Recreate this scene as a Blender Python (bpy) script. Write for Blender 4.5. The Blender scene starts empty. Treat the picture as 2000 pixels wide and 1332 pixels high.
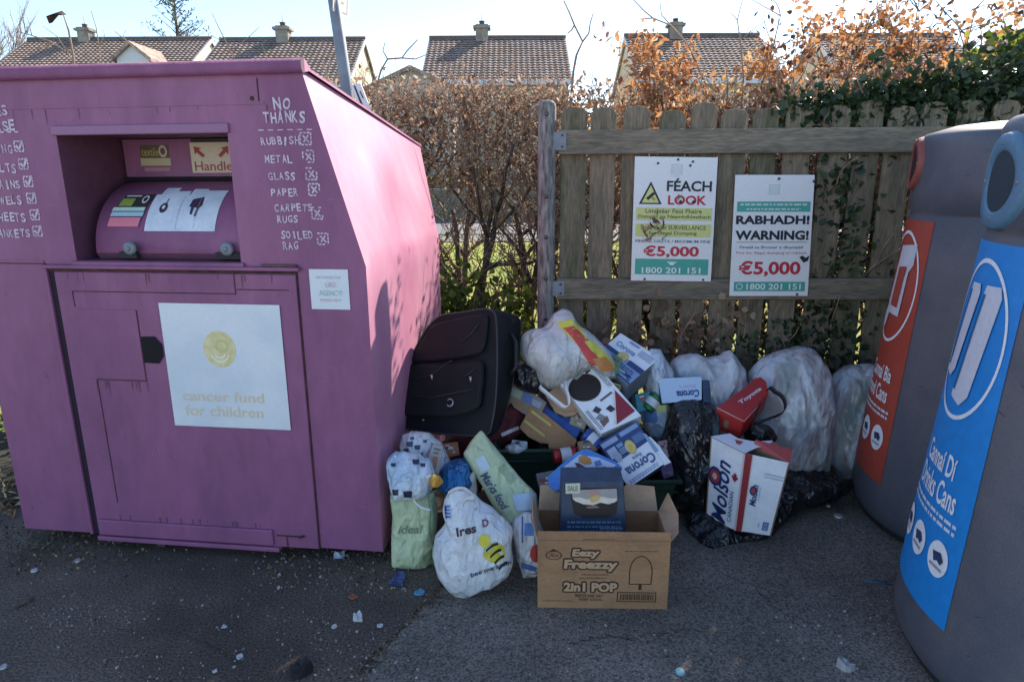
import bpy, bmesh, math, random
import numpy as np
from mathutils import Vector, Matrix, noise
from mathutils.bvhtree import BVHTree
R = math.radians
SC = bpy.context.scene
COL = SC.collection

# ------------------------------------------------------------------ camera
CF, CP, CR, CH = 1301.2, .2454, -.0067, 1.55          # focal length in px of a 2000 px wide frame, pitch, roll, eye height
_F = Vector((0, math.cos(CP), -math.sin(CP))); _U = Vector((0, math.sin(CP), math.cos(CP))); _X = Vector((1, 0, 0))
_XR = _X*math.cos(CR) + _U*math.sin(CR); _UR = -_X*math.sin(CR) + _U*math.cos(CR)
cam = bpy.data.cameras.new('camera'); cam.lens = CF/2000*36; cam.sensor_width = 36; cam.clip_start = .05; cam.clip_end = 2000
camo = bpy.data.objects.new('camera', cam); COL.objects.link(camo)
camo.matrix_world = Matrix(((_XR.x, _UR.x, -_F.x, 0), (_XR.y, _UR.y, -_F.y, 0), (_XR.z, _UR.z, -_F.z, CH), (0, 0, 0, 1)))
SC.camera = camo

# ------------------------------------------------------------------ light
SUN_EL, SUN_AZ = 36, 39                                # degrees; azimuth from +Y towards +X
w = bpy.data.worlds.new('World'); SC.world = w; w.use_nodes = True
nt = w.node_tree; nt.nodes.clear()
sky = nt.nodes.new('ShaderNodeTexSky'); sky.sky_type = 'NISHITA'; sky.sun_disc = False
sky.sun_elevation = R(SUN_EL); sky.sun_rotation = R(SUN_AZ); sky.air_density = .9; sky.dust_density = .2; sky.ozone_density = 1.7
bg = nt.nodes.new('ShaderNodeBackground'); bg.inputs[1].default_value = .15
wo = nt.nodes.new('ShaderNodeOutputWorld')
nt.links.new(sky.outputs[0], bg.inputs[0]); nt.links.new(bg.outputs[0], wo.inputs[0])
sd = bpy.data.lights.new('sun', 'SUN'); sd.energy = 5; sd.angle = R(.55); sd.color = (1, .89, .74)
so = bpy.data.objects.new('sun', sd); COL.objects.link(so)
_s = Vector((math.sin(R(SUN_AZ))*math.cos(R(SUN_EL)), math.cos(R(SUN_AZ))*math.cos(R(SUN_EL)), math.sin(R(SUN_EL))))
so.rotation_mode = 'QUATERNION'; so.rotation_quaternion = (-_s).to_track_quat('-Z', 'Y'); so.location = (3, 6, 8)
SC.view_settings.view_transform = 'Standard'; SC.view_settings.look = 'None'
SC.view_settings.exposure = 1.06; SC.view_settings.gamma = 1; SC.view_settings.use_curve_mapping = False

# ------------------------------------------------------------------ helpers
CAM = Vector((0, 0, CH))
def ray(x, y): return _XR*((x-1000)/CF) + _UR*((666-y)/CF) + _F
def G(x, y, z=0): d = ray(x, y); return CAM + d*((z-CH)/d.z)
def Yp(x, y, yy): d = ray(x, y); return CAM + d*(yy/d.y)
def PL(x, y, o, n): d = ray(x, y); return CAM + d*((Vector(o)-CAM).dot(n)/d.dot(n))

ROOT = {}
def tag(o, label=None, cat=None, group=None, kind=None):
    if label: o['label'] = label
    if cat: o['category'] = cat
    if group: o['group'] = group
    if kind: o['kind'] = kind
    return o
def thing(name, label, cat, loc=(0, 0, 0), group=None):
    o = bpy.data.objects.new(name, None); COL.objects.link(o); o.location = loc; o.empty_display_size = .1
    ROOT[o] = Vector(loc); return tag(o, label, cat, group)
def copy_tree(o, parent=None):
    c = o.copy(); COL.objects.link(c)
    if parent: c.parent = parent
    for ch in list(o.children): copy_tree(ch, c)
    return c

class MB:
    def __init__(s): s.v = []; s.f = []; s.m = []; s.sm = []; s.mats = []
    def mi(s, m):
        if m not in s.mats: s.mats.append(m)
        return s.mats.index(m)
    def add(s, vs, fs, m, smooth=False):
        b = len(s.v); k = s.mi(m); s.v += [Vector(v) for v in vs]
        for f in fs: s.f.append([i+b for i in f]); s.m.append(k); s.sm.append(smooth)
        return s
    def quad(s, a, b, c, d, m): return s.add([a, b, c, d], [(0, 1, 2, 3)], m)
    def box(s, c, size, m, ax=None):
        ax = ax or ((1, 0, 0), (0, 1, 0), (0, 0, 1)); ax = [Vector(a) for a in ax]; c = Vector(c)
        vs = [c + ax[0]*(size[0]/2*i) + ax[1]*(size[1]/2*j) + ax[2]*(size[2]/2*k) for i in (-1, 1) for j in (-1, 1) for k in (-1, 1)]
        return s.add(vs, [(0, 1, 3, 2), (4, 6, 7, 5), (0, 4, 5, 1), (2, 3, 7, 6), (0, 2, 6, 4), (1, 5, 7, 3)], m)
    def tube(s, pts, rad, m, n=8, smooth=True, cap=True):
        pts = [Vector(p) for p in pts]; k = len(pts)
        if not hasattr(rad, '__len__'): rad = [rad]*k
        vs = []; fs = []; up = None
        for i, p in enumerate(pts):
            t = (pts[min(i+1, k-1)] - pts[max(i-1, 0)]).normalized()
            if up is None: up = t.orthogonal()
            up = (up - t*up.dot(t)).normalized() if (up - t*up.dot(t)).length > 1e-6 else t.orthogonal()
            sd_ = t.cross(up)
            for j in range(n):
                a = 2*math.pi*j/n; vs.append(p + (up*math.cos(a) + sd_*math.sin(a))*rad[i])
        for i in range(k-1):
            for j in range(n): fs.append((i*n+j, i*n+(j+1) % n, (i+1)*n+(j+1) % n, (i+1)*n+j))
        if cap: fs.append(tuple(range(n-1, -1, -1))); fs.append(tuple((k-1)*n+j for j in range(n)))
        return s.add(vs, fs, m, smooth)
    def prism(s, pts, vec, m, mside=None, mback=None):
        pts = [Vector(p) for p in pts]; n = len(pts); vec = Vector(vec)
        s.add(pts, [tuple(range(n))], m)
        s.add([p+vec for p in pts], [tuple(range(n-1, -1, -1))], mback or mside or m)
        s.add(pts + [p+vec for p in pts], [(i, n+i, n+(i+1) % n, (i+1) % n) for i in range(n)], mside or m)
        return s
    def ribbon(s, pts, wv, m, th=.0015):
        # a flat strip along pts with half-width vector(s) wv
        pts = [Vector(p) for p in pts]; k = len(pts)
        if not isinstance(wv, list): wv = [Vector(wv)]*k
        vs = []
        for p, q in zip(pts, wv): vs += [p-q, p+q]
        return s.add(vs, [(2*i, 2*i+1, 2*i+3, 2*i+2) for i in range(k-1)], m, True)
    def build(s, name, parent=None, label=None, bevel=0, seg=2, group=None, cat=None, kind=None, solid=0, shade=False):
        me = bpy.data.meshes.new(name)
        base = ROOT.get(parent, Vector((0, 0, 0))) if parent else Vector((0, 0, 0))
        me.from_pydata([v-base for v in s.v], [], s.f)
        for m in s.mats: me.materials.append(m)
        me.polygons.foreach_set('material_index', s.m); me.polygons.foreach_set('use_smooth', [True]*len(s.f) if shade else s.sm)
        bm = bmesh.new(); bm.from_mesh(me); bmesh.ops.remove_doubles(bm, verts=bm.verts, dist=1e-5); bmesh.ops.recalc_face_normals(bm, faces=bm.faces) if bevel or shade else None
        bm.to_mesh(me); bm.free(); me.update()
        o = bpy.data.objects.new(name, me); COL.objects.link(o)
        if parent: o.parent = parent; ROOT[o] = base
        if solid: md = o.modifiers.new('thick', 'SOLIDIFY'); md.thickness = solid; md.offset = 0
        if bevel:
            md = o.modifiers.new('bevel', 'BEVEL'); md.width = bevel; md.segments = seg; md.limit_method = 'ANGLE'; md.angle_limit = R(40); md.harden_normals = False
        return tag(o, label, cat, group, kind)

# ------------------------------------------------------------------ materials
def mat(name, col, rough=.6, var=None, vs=4, bump=0, bs=60, metal=0, spec=.5, grain=0, gs=120, trans=0, attr=None, dist=.01, detail=6, stretch=None, vmin=.4, vmax=.62, alpha=1, vdist=0, ridge=False, rvar=0, coat=0):
    """Principled material: base colour wanders between col and var by noise, optional fine grain and bump."""
    m = bpy.data.materials.new(name); m.use_nodes = True; n = m.node_tree; L = n.links.new
    b = n.nodes['Principled BSDF']; b.inputs['Roughness'].default_value = rough; b.inputs['Metallic'].default_value = metal
    b.inputs['Specular IOR Level'].default_value = spec; b.inputs['Coat Weight'].default_value = coat; b.inputs['Coat Roughness'].default_value = .5
    tc = n.nodes.new('ShaderNodeTexCoord'); co = tc.outputs['Object']
    if stretch:
        mp = n.nodes.new('ShaderNodeMapping'); mp.inputs['Scale'].default_value = stretch; L(co, mp.inputs[0]); co = mp.outputs[0]
    def nz(scale, det=detail, r=.6, dst=0):
        t = n.nodes.new('ShaderNodeTexNoise'); t.inputs['Scale'].default_value = scale; t.inputs['Detail'].default_value = det; t.inputs['Roughness'].default_value = r
        t.inputs['Distortion'].default_value = dst; L(co, t.inputs['Vector']); return t
    c = None
    if attr:
        a = n.nodes.new('ShaderNodeAttribute'); a.attribute_name = 'rnd'
        cr = n.nodes.new('ShaderNodeValToRGB'); L(a.outputs['Fac'], cr.inputs[0])
        els = cr.color_ramp.elements
        while len(els) < len(attr): els.new(.5)
        for i, cc in enumerate(attr): els[i].position = i/(len(attr)-1); els[i].color = (*cc, 1)
        c = cr.outputs[0]
    elif var is not None:
        t = nz(vs, dst=vdist); mr = n.nodes.new('ShaderNodeMapRange'); mr.inputs[1].default_value = vmin; mr.inputs[2].default_value = vmax; L(t.outputs[0], mr.inputs[0])
        mx = n.nodes.new('ShaderNodeMix'); mx.data_type = 'RGBA'; mx.inputs[6].default_value = (*col, 1); mx.inputs[7].default_value = (*var, 1)
        L(mr.outputs[0], mx.inputs[0]); c = mx.outputs[2]
        if rvar:
            m2 = n.nodes.new('ShaderNodeMapRange'); m2.inputs[3].default_value = rough; m2.inputs[4].default_value = rough+rvar; L(mr.outputs[0], m2.inputs[0]); L(m2.outputs[0], b.inputs['Roughness'])
    if grain:
        t = nz(gs, 3); mr = n.nodes.new('ShaderNodeMapRange'); mr.inputs[1].default_value = .3; mr.inputs[2].default_value = .7; mr.inputs[3].default_value = 1-grain; mr.inputs[4].default_value = 1+grain; L(t.outputs[0], mr.inputs[0])
        mx = n.nodes.new('ShaderNodeMix'); mx.data_type = 'RGBA'; mx.blend_type = 'MULTIPLY'; mx.inputs[0].default_value = 1
        if c is None: mx.inputs[6].default_value = (*col, 1)
        else: L(c, mx.inputs[6])
        L(mr.outputs[0], mx.inputs[7]); c = mx.outputs[2]
    if c is None: b.inputs['Base Color'].default_value = (*col, 1)
    else: L(c, b.inputs['Base Color'])
    if bump:
        t = nz(bs, 5, .65, vdist)
        if ridge: t.noise_type = 'RIDGED_MULTIFRACTAL'
        bp = n.nodes.new('ShaderNodeBump'); bp.inputs['Strength'].default_value = bump; bp.inputs['Distance'].default_value = dist
        L(t.outputs[0], bp.inputs['Height']); L(bp.outputs[0], b.inputs['Normal'])
    if trans:
        out = n.nodes['Material Output']; tr = n.nodes.new('ShaderNodeBsdfTranslucent'); ms = n.nodes.new('ShaderNodeMixShader'); ms.inputs[0].default_value = trans
        if c is None: tr.inputs[0].default_value = (*col, 1)
        else: L(c, tr.inputs[0])
        L(b.outputs[0], ms.inputs[1]); L(tr.outputs[0], ms.inputs[2]); L(ms.outputs[0], out.inputs[0])
    if alpha < 1: b.inputs['Alpha'].default_value = alpha
    return m
def film(name, col, shade, inside=(), amt=.0, rough=.24, sc=15, st=.5, bump=.8, trans=.22):
    """thin crinkled plastic: sharp crease lines, colour of what lies inside showing through in places"""
    m = bpy.data.materials.new(name); m.use_nodes = True; n = m.node_tree; L = n.links.new; N = n.nodes.new
    b = n.nodes['Principled BSDF']; b.inputs['Roughness'].default_value = rough; b.inputs['Specular IOR Level'].default_value = .6
    tc = N('ShaderNodeTexCoord'); mp = N('ShaderNodeMapping'); mp.inputs['Scale'].default_value = (1, 1, st); L(tc.outputs['Object'], mp.inputs[0])
    nz = N('ShaderNodeTexNoise'); nz.inputs['Scale'].default_value = 9; nz.inputs['Detail'].default_value = 3; L(mp.outputs[0], nz.inputs['Vector'])
    vm = N('ShaderNodeVectorMath'); vm.operation = 'MULTIPLY_ADD'; vm.inputs[1].default_value = (.12, .12, .12); L(nz.outputs['Color'], vm.inputs[0]); L(mp.outputs[0], vm.inputs[2])
    hs = []
    for s_, cap_ in ((sc, .16), (sc*2.7, .2)):
        v = N('ShaderNodeTexVoronoi'); v.feature = 'DISTANCE_TO_EDGE'; v.inputs['Scale'].default_value = s_; L(vm.outputs[0], v.inputs['Vector'])
        mr = N('ShaderNodeMapRange'); mr.inputs[2].default_value = cap_; mr.inputs[3].default_value = 1; mr.inputs[4].default_value = 0; L(v.outputs['Distance'], mr.inputs[0]); hs.append(mr)
    b1 = N('ShaderNodeBump'); b1.inputs['Strength'].default_value = bump; b1.inputs['Distance'].default_value = .012; L(hs[0].outputs[0], b1.inputs['Height'])
    b2 = N('ShaderNodeBump'); b2.inputs['Strength'].default_value = bump*.7; b2.inputs['Distance'].default_value = .005; L(hs[1].outputs[0], b2.inputs['Height']); L(b1.outputs[0], b2.inputs['Normal']); L(b2.outputs[0], b.inputs['Normal'])
    n2 = N('ShaderNodeTexNoise'); n2.inputs['Scale'].default_value = 7; n2.inputs['Detail'].default_value = 4; L(tc.outputs['Object'], n2.inputs['Vector'])
    m2 = N('ShaderNodeMapRange'); m2.inputs[1].default_value = .38; m2.inputs[2].default_value = .64; L(n2.outputs[0], m2.inputs[0])
    mx = N('ShaderNodeMix'); mx.data_type = 'RGBA'; mx.inputs[6].default_value = (*col, 1); mx.inputs[7].default_value = (*shade, 1); L(m2.outputs[0], mx.inputs[0]); c = mx.outputs[2]
    if inside:
        n3 = N('ShaderNodeTexNoise'); n3.inputs['Scale'].default_value = 7.5; n3.inputs['Detail'].default_value = 1.5; L(vm.outputs[0], n3.inputs['Vector'])
        cr = N('ShaderNodeValToRGB'); cr.color_ramp.interpolation = 'B_SPLINE'; els = cr.color_ramp.elements
        while len(els) < len(inside): els.new(.5)
        for i, cc in enumerate(inside): els[i].position = .28+.44*i/max(len(inside)-1, 1); els[i].color = (*cc, 1)
        L(n3.outputs[0], cr.inputs[0]); n4 = N('ShaderNodeTexNoise'); n4.inputs['Scale'].default_value = 13; n4.inputs['Detail'].default_value = 2; L(vm.outputs[0], n4.inputs['Vector'])
        m4 = N('ShaderNodeMapRange'); m4.inputs[1].default_value = .44; m4.inputs[2].default_value = .58; m4.inputs[4].default_value = amt; L(n4.outputs[0], m4.inputs[0])
        m5 = N('ShaderNodeMix'); m5.data_type = 'RGBA'; L(m4.outputs[0], m5.inputs[0]); L(c, m5.inputs[6]); L(cr.outputs[0], m5.inputs[7]); c = m5.outputs[2]
    L(c, b.inputs['Base Color'])
    if trans:
        tr = N('ShaderNodeBsdfTranslucent'); L(c, tr.inputs[0]); ms = N('ShaderNodeMixShader'); ms.inputs[0].default_value = trans; L(b.outputs[0], ms.inputs[1]); L(tr.outputs[0], ms.inputs[2]); L(ms.outputs[0], n.nodes['Material Output'].inputs[0])
    return m
_ink = {}
def ink(c, rough=.55):
    k = tuple(round(x, 3) for x in c)+(rough,)
    if k not in _ink: _ink[k] = mat('print_ink', c, rough, grain=.06, gs=60)
    return _ink[k]
WHITE = (.78, .78, .78); BLACK = (.015, .015, .018); NAVY = (.02, .035, .12); RED = (.55, .04, .04); GREEN = (.05, .30, .22)

# ------------------------------------------------------------------ flat print on faces
def quadface(a, b, c, d):
    """a,b,c,d = top-left, top-right, bottom-right, bottom-left; returns f(u,v,off), v counted from the top"""
    a, b, c, d = map(Vector, (a, b, c, d)); n = (d-a).cross(b-a).normalized()
    if n.dot(CAM-a) < 0: n = -n
    return lambda u, v, o=.0015: a*(1-u)*(1-v) + b*u*(1-v) + c*u*v + d*(1-u)*v + n*o
_tc = {}
def glyphs(body, bold=0, shear=0, space=1):
    k = (body, bold, shear, space)
    if k in _tc: return _tc[k]
    c = bpy.data.curves.new('t', 'FONT'); c.body = body; c.size = 1; c.offset = bold; c.shear = shear; c.resolution_u = 3; c.space_character = space
    o = bpy.data.objects.new('t', c); me = bpy.data.meshes.new_from_object(o)
    vs = [(v.co.x, v.co.y) for v in me.vertices]; fs = [tuple(p.vertices) for p in me.polygons]
    bpy.data.objects.remove(o); bpy.data.curves.remove(c); bpy.data.meshes.remove(me)
    if not vs: vs = [(0, 0)]; fs = []
    x0 = min(v[0] for v in vs); x1 = max(v[0] for v in vs); y0 = min(v[1] for v in vs); y1 = max(v[1] for v in vs)
    r = ([((x-x0)/max(x1-x0, 1e-6), (y1-y)/max(y1-y0, 1e-6)) for x, y in vs], fs); _tc[k] = r; return r
def text(mb, face, body, rect, m, off=.002, bold=0, shear=0, rot=0, space=1):
    """lettering fitted to rect (u0, v0, u1, v1) of the face; rot in quarter turns"""
    vs, fs = glyphs(body, bold, shear, space); u0, v0, u1, v1 = rect; out = []
    for x, y in vs:
        for _ in range(rot % 4): x, y = 1-y, x
        out.append(face(u0+(u1-u0)*x, v0+(v1-v0)*y, off))
    mb.add(out, fs, m)
def hand(mb, face, body, rect, m, off=.002, seed=1, bold=.02):
    """hand-painted lettering: every letter a little out of line"""
    rg = random.Random(seed+len(body)); u0, v0, u1, v1 = rect; n = len(body); cw = (u1-u0)/n
    for i, ch in enumerate(body):
        if ch == ' ': continue
        vs, fs = glyphs(ch, bold); du = rg.uniform(-.08, .08)*cw; dv = rg.uniform(-.07, .07)*(v1-v0); k = rg.uniform(-.15, .15); s = rg.uniform(.9, 1.08)
        wd = .35 if ch in 'I1!' else .8
        mb.add([face(u0+cw*(i+.5+(x-.5)*wd)+du+k*cw*(y-.5), v0+(v1-v0)*(.5+(y-.5)*s)+dv, off) for x, y in vs], fs, m)
def rect(mb, face, r, m, off=.0015, n=1):
    u0, v0, u1, v1 = r
    for i in range(n):
        a = u0+(u1-u0)*i/n; b = u0+(u1-u0)*(i+1)/n
        mb.quad(face(a, v0, off), face(b, v0, off), face(b, v1, off), face(a, v1, off), m)
def poly(mb, face, pts, m, off=.0015): mb.add([face(u, v, off) for u, v in pts], [tuple(range(len(pts)))], m)
def disc(mb, face, c, ru, rv, m, off=.002, n=28, inner=0):
    o = [face(c[0]+ru*math.cos(2*math.pi*i/n), c[1]+rv*math.sin(2*math.pi*i/n), off) for i in range(n)]
    if inner:
        q = [face(c[0]+ru*inner*math.cos(2*math.pi*i/n), c[1]+rv*inner*math.sin(2*math.pi*i/n), off) for i in range(n)]
        mb.add(o+q, [(i, (i+1) % n, n+(i+1) % n, n+i) for i in range(n)], m)
    else: mb.add(o, [tuple(range(n))], m)
def frame(mb, face, r, t, m, off=.002, tv=None):
    u0, v0, u1, v1 = r; tv = tv or t
    for q in ((u0, v0, u1, v0+tv), (u0, v1-tv, u1, v1), (u0, v0+tv, u0+t, v1-tv), (u1-t, v0+tv, u1, v1-tv)): rect(mb, face, q, m, off)
def smudge_lines(mb, face, r, m, rows, seed=0, off=.002):
    """rows of tiny unreadable print as short broken strokes"""
    rg = random.Random(seed); u0, v0, u1, v1 = r; h = (v1-v0)/rows
    for k in range(rows):
        u = u0
        while u < u1:
            l = rg.uniform(.03, .11)*(u1-u0); e = min(u+l, u1); rect(mb, face, (u, v0+h*(k+.25), e, v0+h*(k+.75)), m, off); u = e+.02*(u1-u0)

# ------------------------------------------------------------------ soft bags: an outline at its own distance, filled out front and back and creased
def catmull(pts, n):
    k = len(pts); out = []
    for i in range(k):
        p0, p1, p2, p3 = pts[i-1], pts[i], pts[(i+1) % k], pts[(i+2) % k]
        for j in range(8):
            t = j/8; out.append(.5*((2*p1)+(p2-p0)*t+(2*p0-5*p1+4*p2-p3)*t*t+(3*p1-p0-3*p2+p3)*t**3))
    d = [0]
    for i in range(len(out)): d.append(d[-1]+(out[(i+1) % len(out)]-out[i]).length)
    res = []; j = 0
    for i in range(n):
        s = d[-1]*i/n
        while d[j+1] < s: j += 1
        f = (s-d[j])/max(d[j+1]-d[j], 1e-9); res.append(out[j].lerp(out[(j+1) % len(out)], f))
    return res
def resample(pts, n, soft=2):
    d = [0]; k = len(pts)
    for i in range(k): d.append(d[-1]+(pts[(i+1) % k]-pts[i]).length)
    res = []; j = 0
    for i in range(n):
        s = d[-1]*i/n
        while d[j+1] < s: j += 1
        res.append(pts[j].lerp(pts[(j+1) % k], (s-d[j])/max(d[j+1]-d[j], 1e-9)))
    for _ in range(soft): res = [res[i]*.5+(res[i-1]+res[(i+1) % n])*.25 for i in range(n)]
    return res
def crumple(p, fr, seed, st=.6):
    """raised crease lines with slack film between them"""
    q = Vector((p.x*1.15, p.y*1.15, p.z*st))*fr + Vector((seed*7.3, seed*3.1, seed*5.7)); q = q + noise.noise_vector(q*.7)*.45
    dd = noise.voronoi(q)[0]; e_ = 1-min((dd[1]-dd[0])*1.7, 1); ln = max(0, 1-abs(noise.noise(q*.8))*2.6)
    return .75*e_**1.3 + .6*ln**1.5
def bag(name, outline, o, n, df, db, m, parent=None, seg=170, rings=34, st=.6, soft=3, fold=.012, fine=.004, ff=9, seed=1, pleat=0, pfreq=60, sag=2.3, **kw):
    o = Vector(o); n = Vector(n).normalized(); e1 = n.cross(Vector((0, 0, 1))).normalized()*-1; e2 = e1.cross(n)*-1
    if e1.x < 0: e1 = -e1
    if e2.z < 0: e2 = -e2
    P2 = []
    for x, y in outline:
        q = PL(x, y, o, n)-o; P2.append(Vector((q.dot(e1), q.dot(e2))))
    P2 = resample(P2, seg, soft); c = sum(P2, Vector((0, 0)))/seg
    top = max(p.y for p in P2); bot = min(p.y for p in P2)
    vs = []; fs = []
    def put(p2, h, r, side):
        base = o + e1*p2.x + e2*p2.y; N = n*h + (e1*(p2.x-c.x)+e2*(p2.y-c.y)).normalized()*(r**3)*.5 if r > 0 else n*h
        w_ = .25+.75*(1-r**6)
        d = fold*(crumple(base, ff, seed, st)-.4) + fine*(crumple(base, ff*3.1, seed+9, .8)-.4) + fold*.6*noise.noise(base*ff*.35+Vector((seed, 0, 0)))
        if pleat:
            t = (p2.y-bot)/max(top-bot, 1e-6); d += pleat*t*t*math.sin(pfreq*(p2.x-c.x)/(.35+.65*(1.15-t))+seed+2*noise.noise(base*6))
        return base + n*(h*(df if side > 0 else db)) + (N.normalized()*d*w_ if N.length > 1e-6 else Vector())
    for side in (1, -1):
        b0 = len(vs); vs.append(put(c, side, 0, side)); rg = rings if side > 0 else rings//2
        for k in range(1, rg+1):
            r = math.sin(k/rg*math.pi/2); h = max(1-r**sag, 0)**.55*side
            for p in P2: vs.append(put(c+(p-c)*r, h, r, side))
        for j in range(seg):
            a = (b0, b0+1+j, b0+1+(j+1) % seg); fs.append(a if side > 0 else a[::-1])
        for k in range(rg-1):
            for j in range(seg):
                q = (b0+1+k*seg+j, b0+1+(k+1)*seg+j, b0+1+(k+1)*seg+(j+1) % seg, b0+1+k*seg+(j+1) % seg); fs.append(q if side > 0 else q[::-1])
    for v in vs:
        if v.z < .004: v.z = .004
    mb = MB(); mb.add(vs, fs, m, True); ob = mb.build(name, parent, **kw)
    return ob, BVHTree.FromPolygons(vs, fs)
def draper(bvh, quad):
    """face function over a soft surface: (u,v) of a patch seen in the picture, laid on the surface"""
    a, b, c, d = [Vector(q) for q in quad]
    def f(u, v, off=.003):
        p = a*(1-u)*(1-v)+b*u*(1-v)+c*u*v+d*(1-u)*v; dr = ray(p.x, p.y).normalized(); h = bvh.ray_cast(CAM, dr)
        if h[0] is None:
            nr = bvh.find_nearest(CAM+dr*draper.last); return nr[0]-dr*off
        draper.last = h[3]; return h[0]-dr*off
    return f
draper.last = 2.5
def fine_rect(mb, face, r, m, off=.003, nu=8, nv=8):
    u0, v0, u1, v1 = r; g = [[face(u0+(u1-u0)*i/nu, v0+(v1-v0)*j/nv, off) for i in range(nu+1)] for j in range(nv+1)]
    vs = [p for row in g for p in row]; mb.add(vs, [(j*(nu+1)+i, j*(nu+1)+i+1, (j+1)*(nu+1)+i+1, (j+1)*(nu+1)+i) for j in range(nv) for i in range(nu)], m, True)

# ------------------------------------------------------------------ leaves
def leaves(name, pts, size, m, parent=None, seed=0, droop=0, fold=.35, asp=.6, jit=.4, **kw):
    """one mesh of small folded leaf blades at pts"""
    rg = np.random.default_rng(seed); P = np.array(pts, float); n = len(P)
    d = rg.normal(size=(n, 3)); d[:, 2] -= droop; d /= np.linalg.norm(d, axis=1)[:, None]
    u = rg.normal(size=(n, 3)); u -= (u*d).sum(1)[:, None]*d; u /= np.linalg.norm(u, axis=1)[:, None]; k = np.cross(d, u)
    s = (size*(1+jit*rg.uniform(-1, 1, n)))[:, None]
    a = P-d*s*.5; b = P+d*s*.5; l = P+u*s*asp*.5+k*s*fold*.3; r_ = P-u*s*asp*.5+k*s*fold*.3; l2 = l+d*s*.18; r2 = r_+d*s*.18; l1 = l-d*s*.18; r1 = r_-d*s*.18
    l2 -= u*s*asp*.12; r2 += u*s*asp*.12
    V = np.stack([a, r1, r2, b, l2, l1], 1)
    if ROOT.get(parent): V = V-np.array(ROOT[parent])[None, None]
    V = V.reshape(-1, 3); me = bpy.data.meshes.new(name)
    F = (np.arange(n)[:, None, None]*6+np.array([[0, 1, 2, 3], [0, 3, 4, 5]])[None]).reshape(-1)
    me.vertices.add(n*6); me.vertices.foreach_set('co', V.ravel()); me.loops.add(n*8); me.loops.foreach_set('vertex_index', F)
    me.polygons.add(n*2); me.polygons.foreach_set('loop_start', np.arange(n*2)*4)
    try: me.polygons.foreach_set('loop_total', np.full(n*2, 4))
    except Exception: pass
    me.update(calc_edges=True); me.validate()
    at = me.attributes.new('rnd', 'FLOAT', 'FACE'); at.data.foreach_set('value', np.repeat(np.clip(rg.normal(.5, .25, n), 0, 1), 2))
    me.materials.append(m); o = bpy.data.objects.new(name, me); COL.objects.link(o)
    if parent: o.parent = parent; ROOT[o] = ROOT[parent]
    return tag(o, **kw)
def limb(p, d, l, r0, r1, rg, k=6, wob=.15, up=0):
    """a wandering twig: points and radii"""
    p = Vector(p); d = Vector(d).normalized(); pts = [p.copy()]
    for i in range(k):
        d = (d+Vector((rg.uniform(-1, 1), rg.uniform(-1, 1), rg.uniform(-1, 1)))*wob+Vector((0, 0, up))).normalized(); p = p+d*(l/k); pts.append(p.copy())
    return pts, [r0+(r1-r0)*i/k for i in range(k+1)], d
# ------------------------------------------------------------------ ground
M_asph = mat('asphalt', (.15, .113, .087), .9, var=(.07, .053, .04), vs=1.3, bump=.45, bs=210, dist=.004, grain=.9, gs=120, vmin=.38, vmax=.6)
M_slab = mat('worn_asphalt', (.19, .158, .13), .9, var=(.11, .092, .075), vs=2.1, bump=.45, bs=240, dist=.004, grain=.85, gs=135, vmin=.38, vmax=.64)
M_dirt = mat('soil', (.05, .038, .024), .95, var=(.026, .03, .014), vs=14, bump=.8, bs=90, dist=.02, grain=.5, gs=180)
M_grass = mat('grass', (.24, .29, .04), .9, var=(.36, .36, .07), vs=.8, bump=.8, bs=55, dist=.04, grain=.5, gs=70)
M_road = mat('road_surface', (.17, .17, .18), .9, grain=.25, gs=40)
M_path = mat('concrete_path', (.17, .165, .14), .9, grain=.2, gs=30)
def sheet(name, pts, z, m, kind='structure'):
    mb = MB(); mb.add([(x, y, z) for x, y in pts], [tuple(range(len(pts)))], m); return mb.build(name, kind=kind)
sheet('asphalt_ground', [(-900, -60), (900, -60), (900, 1500), (-900, 1500)], 0, M_asph)
sheet('grass', [(-60, 3.72), (60, 3.72), (60, 15.6), (-60, 15.6)], .008, M_grass)
sheet('bounce_sheet', [(-60, -50), (60, -50), (60, -.6), (-60, -.6)], .004, mat('bounce_pale', (.50, .46, .40), .9, var=(.42, .39, .34), vs=.4, grain=.2, gs=40))  # unseen pale sheet added behind the camera to bounce sun onto shaded fronts
rg = random.Random(5)
e = [G(690, 1332), G(770, 1245), G(862, 1156), G(905, 1112), G(955, 1060)]
ed = []
for i in range(len(e)-1):
    for k in range(8): p = e[i].lerp(e[i+1], k/8); ed.append((p.x+rg.uniform(-.008, .008), p.y))
sheet('pavement_slab', [(-.75, .2)] + ed + [(.05, 2.9), (.3, 3.6), (6, 3.6), (6, .2)], .004, M_slab)
sheet('soil_verge', [(-6, 3.3)] + [(-6+.25*i, 3.05+rg.uniform(-.12, .12)) for i in range(1, 17)] + [(-1.6, 3.2), (-1.2, 3.55), (.2, 3.6), (6, 3.6), (6, 3.9), (-6, 3.9)], .012, M_dirt)
tp = []; r_ = random.Random(8)
for i in range(5200): tp.append((r_.uniform(-5, 6), 3.95+11*r_.random()**1.6, .03))
leaves('grass_tufts', tp, .10, mat('tuft_blade', (.2, .24, .05), .8, attr=[(.10, .13, .03), (.24, .28, .05), (.42, .40, .12), (.30, .20, .10)], trans=.4), None, 9, asp=.28, droop=-1.2, kind='stuff')
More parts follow.
